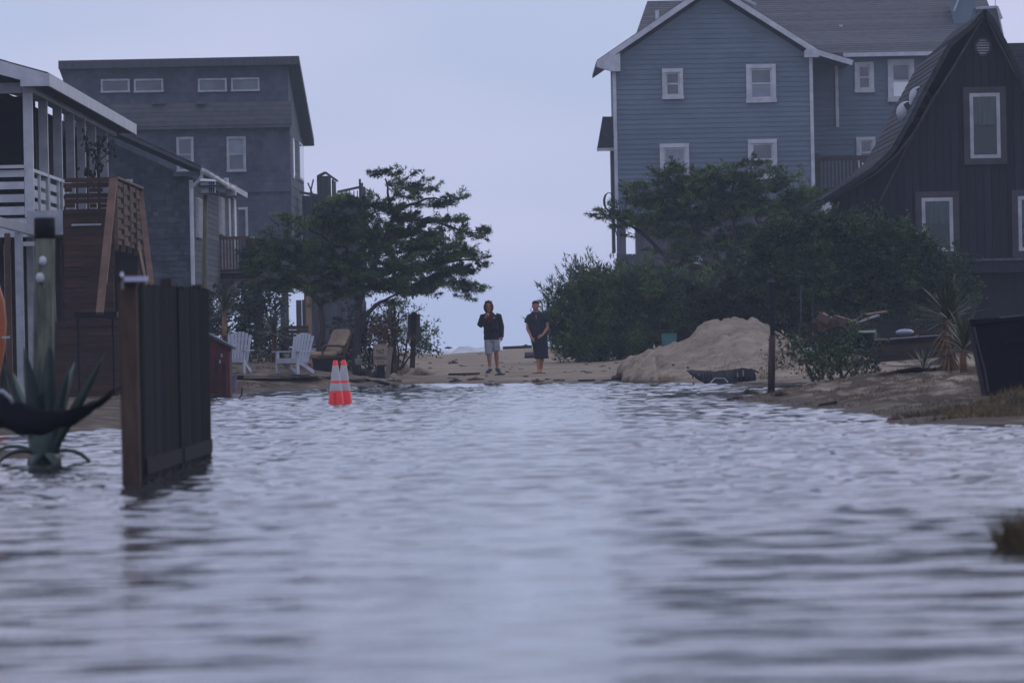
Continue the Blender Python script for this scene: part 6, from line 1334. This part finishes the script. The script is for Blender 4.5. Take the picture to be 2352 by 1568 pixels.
m = MB(); m.ball((-.04,-.006,1.738),(.0915,.112,.074),18,10); hr_ = m.build('hair', M('cropped_brown_hair', (.025,.017,.014), sc=60, bump=.003), B, world=False, smooth=True)
pm2 = cloth('black_navy_poncho', (.020,.023,.036), (.012,.014,.024))
fold = lambda i, t: (.05*math.sin(5*t+i*.3)+.035*math.sin(9*t+1))*max(0, 1-i/9.0)
m = MB()
m.loft([(.085,-.02,.36,.175,.13),(.07,-.02,.45,.175,.135),(.055,-.01,.62,.185,.14),(.035,0,.80,.205,.15),(.01,0,.95,.225,.155),(.0,0,1.1,.235,.155),(-.01,0,1.22,.235,.15),(-.015,0,1.34,.225,.145),(-.02,0,1.42,.19,.125),(-.03,0,1.475,.14,.11),(-.04,.01,1.52,.10,.09)],40,fold=fold)
for (s, tip) in ((-1,(-.265,-.02,1.25)),(1,(.265,-.02,1.28))):
    m.tube([(s*.10-.02,0,1.43),(s*.18-.01,0,1.40),tuple(Vector(tip)+Vector((-s*.02,0,.05))),tip],[.08,.09,.085,.082],14)
m.tube([(-.12,-.13,.55),(-.09,-.15,.75),(-.05,-.16,.95)],.013,6); m.tube([(.1,-.14,.5),(.06,-.155,.8),(.02,-.16,1.05)],.013,6); m.tube([(-.1,-.14,1.35),(-.04,-.15,1.2),(.05,-.155,1.1)],.012,6); m.tube([(.12,-.13,1.38),(.05,-.15,1.22)],.012,6)
po = remeshed('poncho', m, pm2, B, .011, 3)
# hood lying round the neck, and the open V at the throat
MB().tube([(-.10,-.075,1.44),(-.14,.0,1.475),(-.12,.09,1.51),(-.04,.13,1.52),(.05,.10,1.51),(.08,.0,1.48),(.045,-.07,1.44),(-.02,-.125,1.36)],[.02,.035,.04,.045,.04,.035,.022,.01],10).build('hood', pm2, B, world=False, smooth=True)
MB().tube([(-.10,-.075,1.44),(-.07,-.11,1.40),(-.03,-.128,1.345)],[.02,.017,.01],8).build('collar', pm2, B, world=False, smooth=True)
MB().add([(-.085,-.100,1.455),(.02,-.100,1.455),(-.028,-.146,1.34),(-.035,-.118,1.46)],[(0,3,2),(3,1,2)]).build('throat', mt['skin'], B, world=False, smooth=True)
MB().prism([(.20,-.05,.45),(.245,-.05,.36),(.16,-.06,.40)],(0,.08,0)).build('hem_flap', pm2, B, world=False)
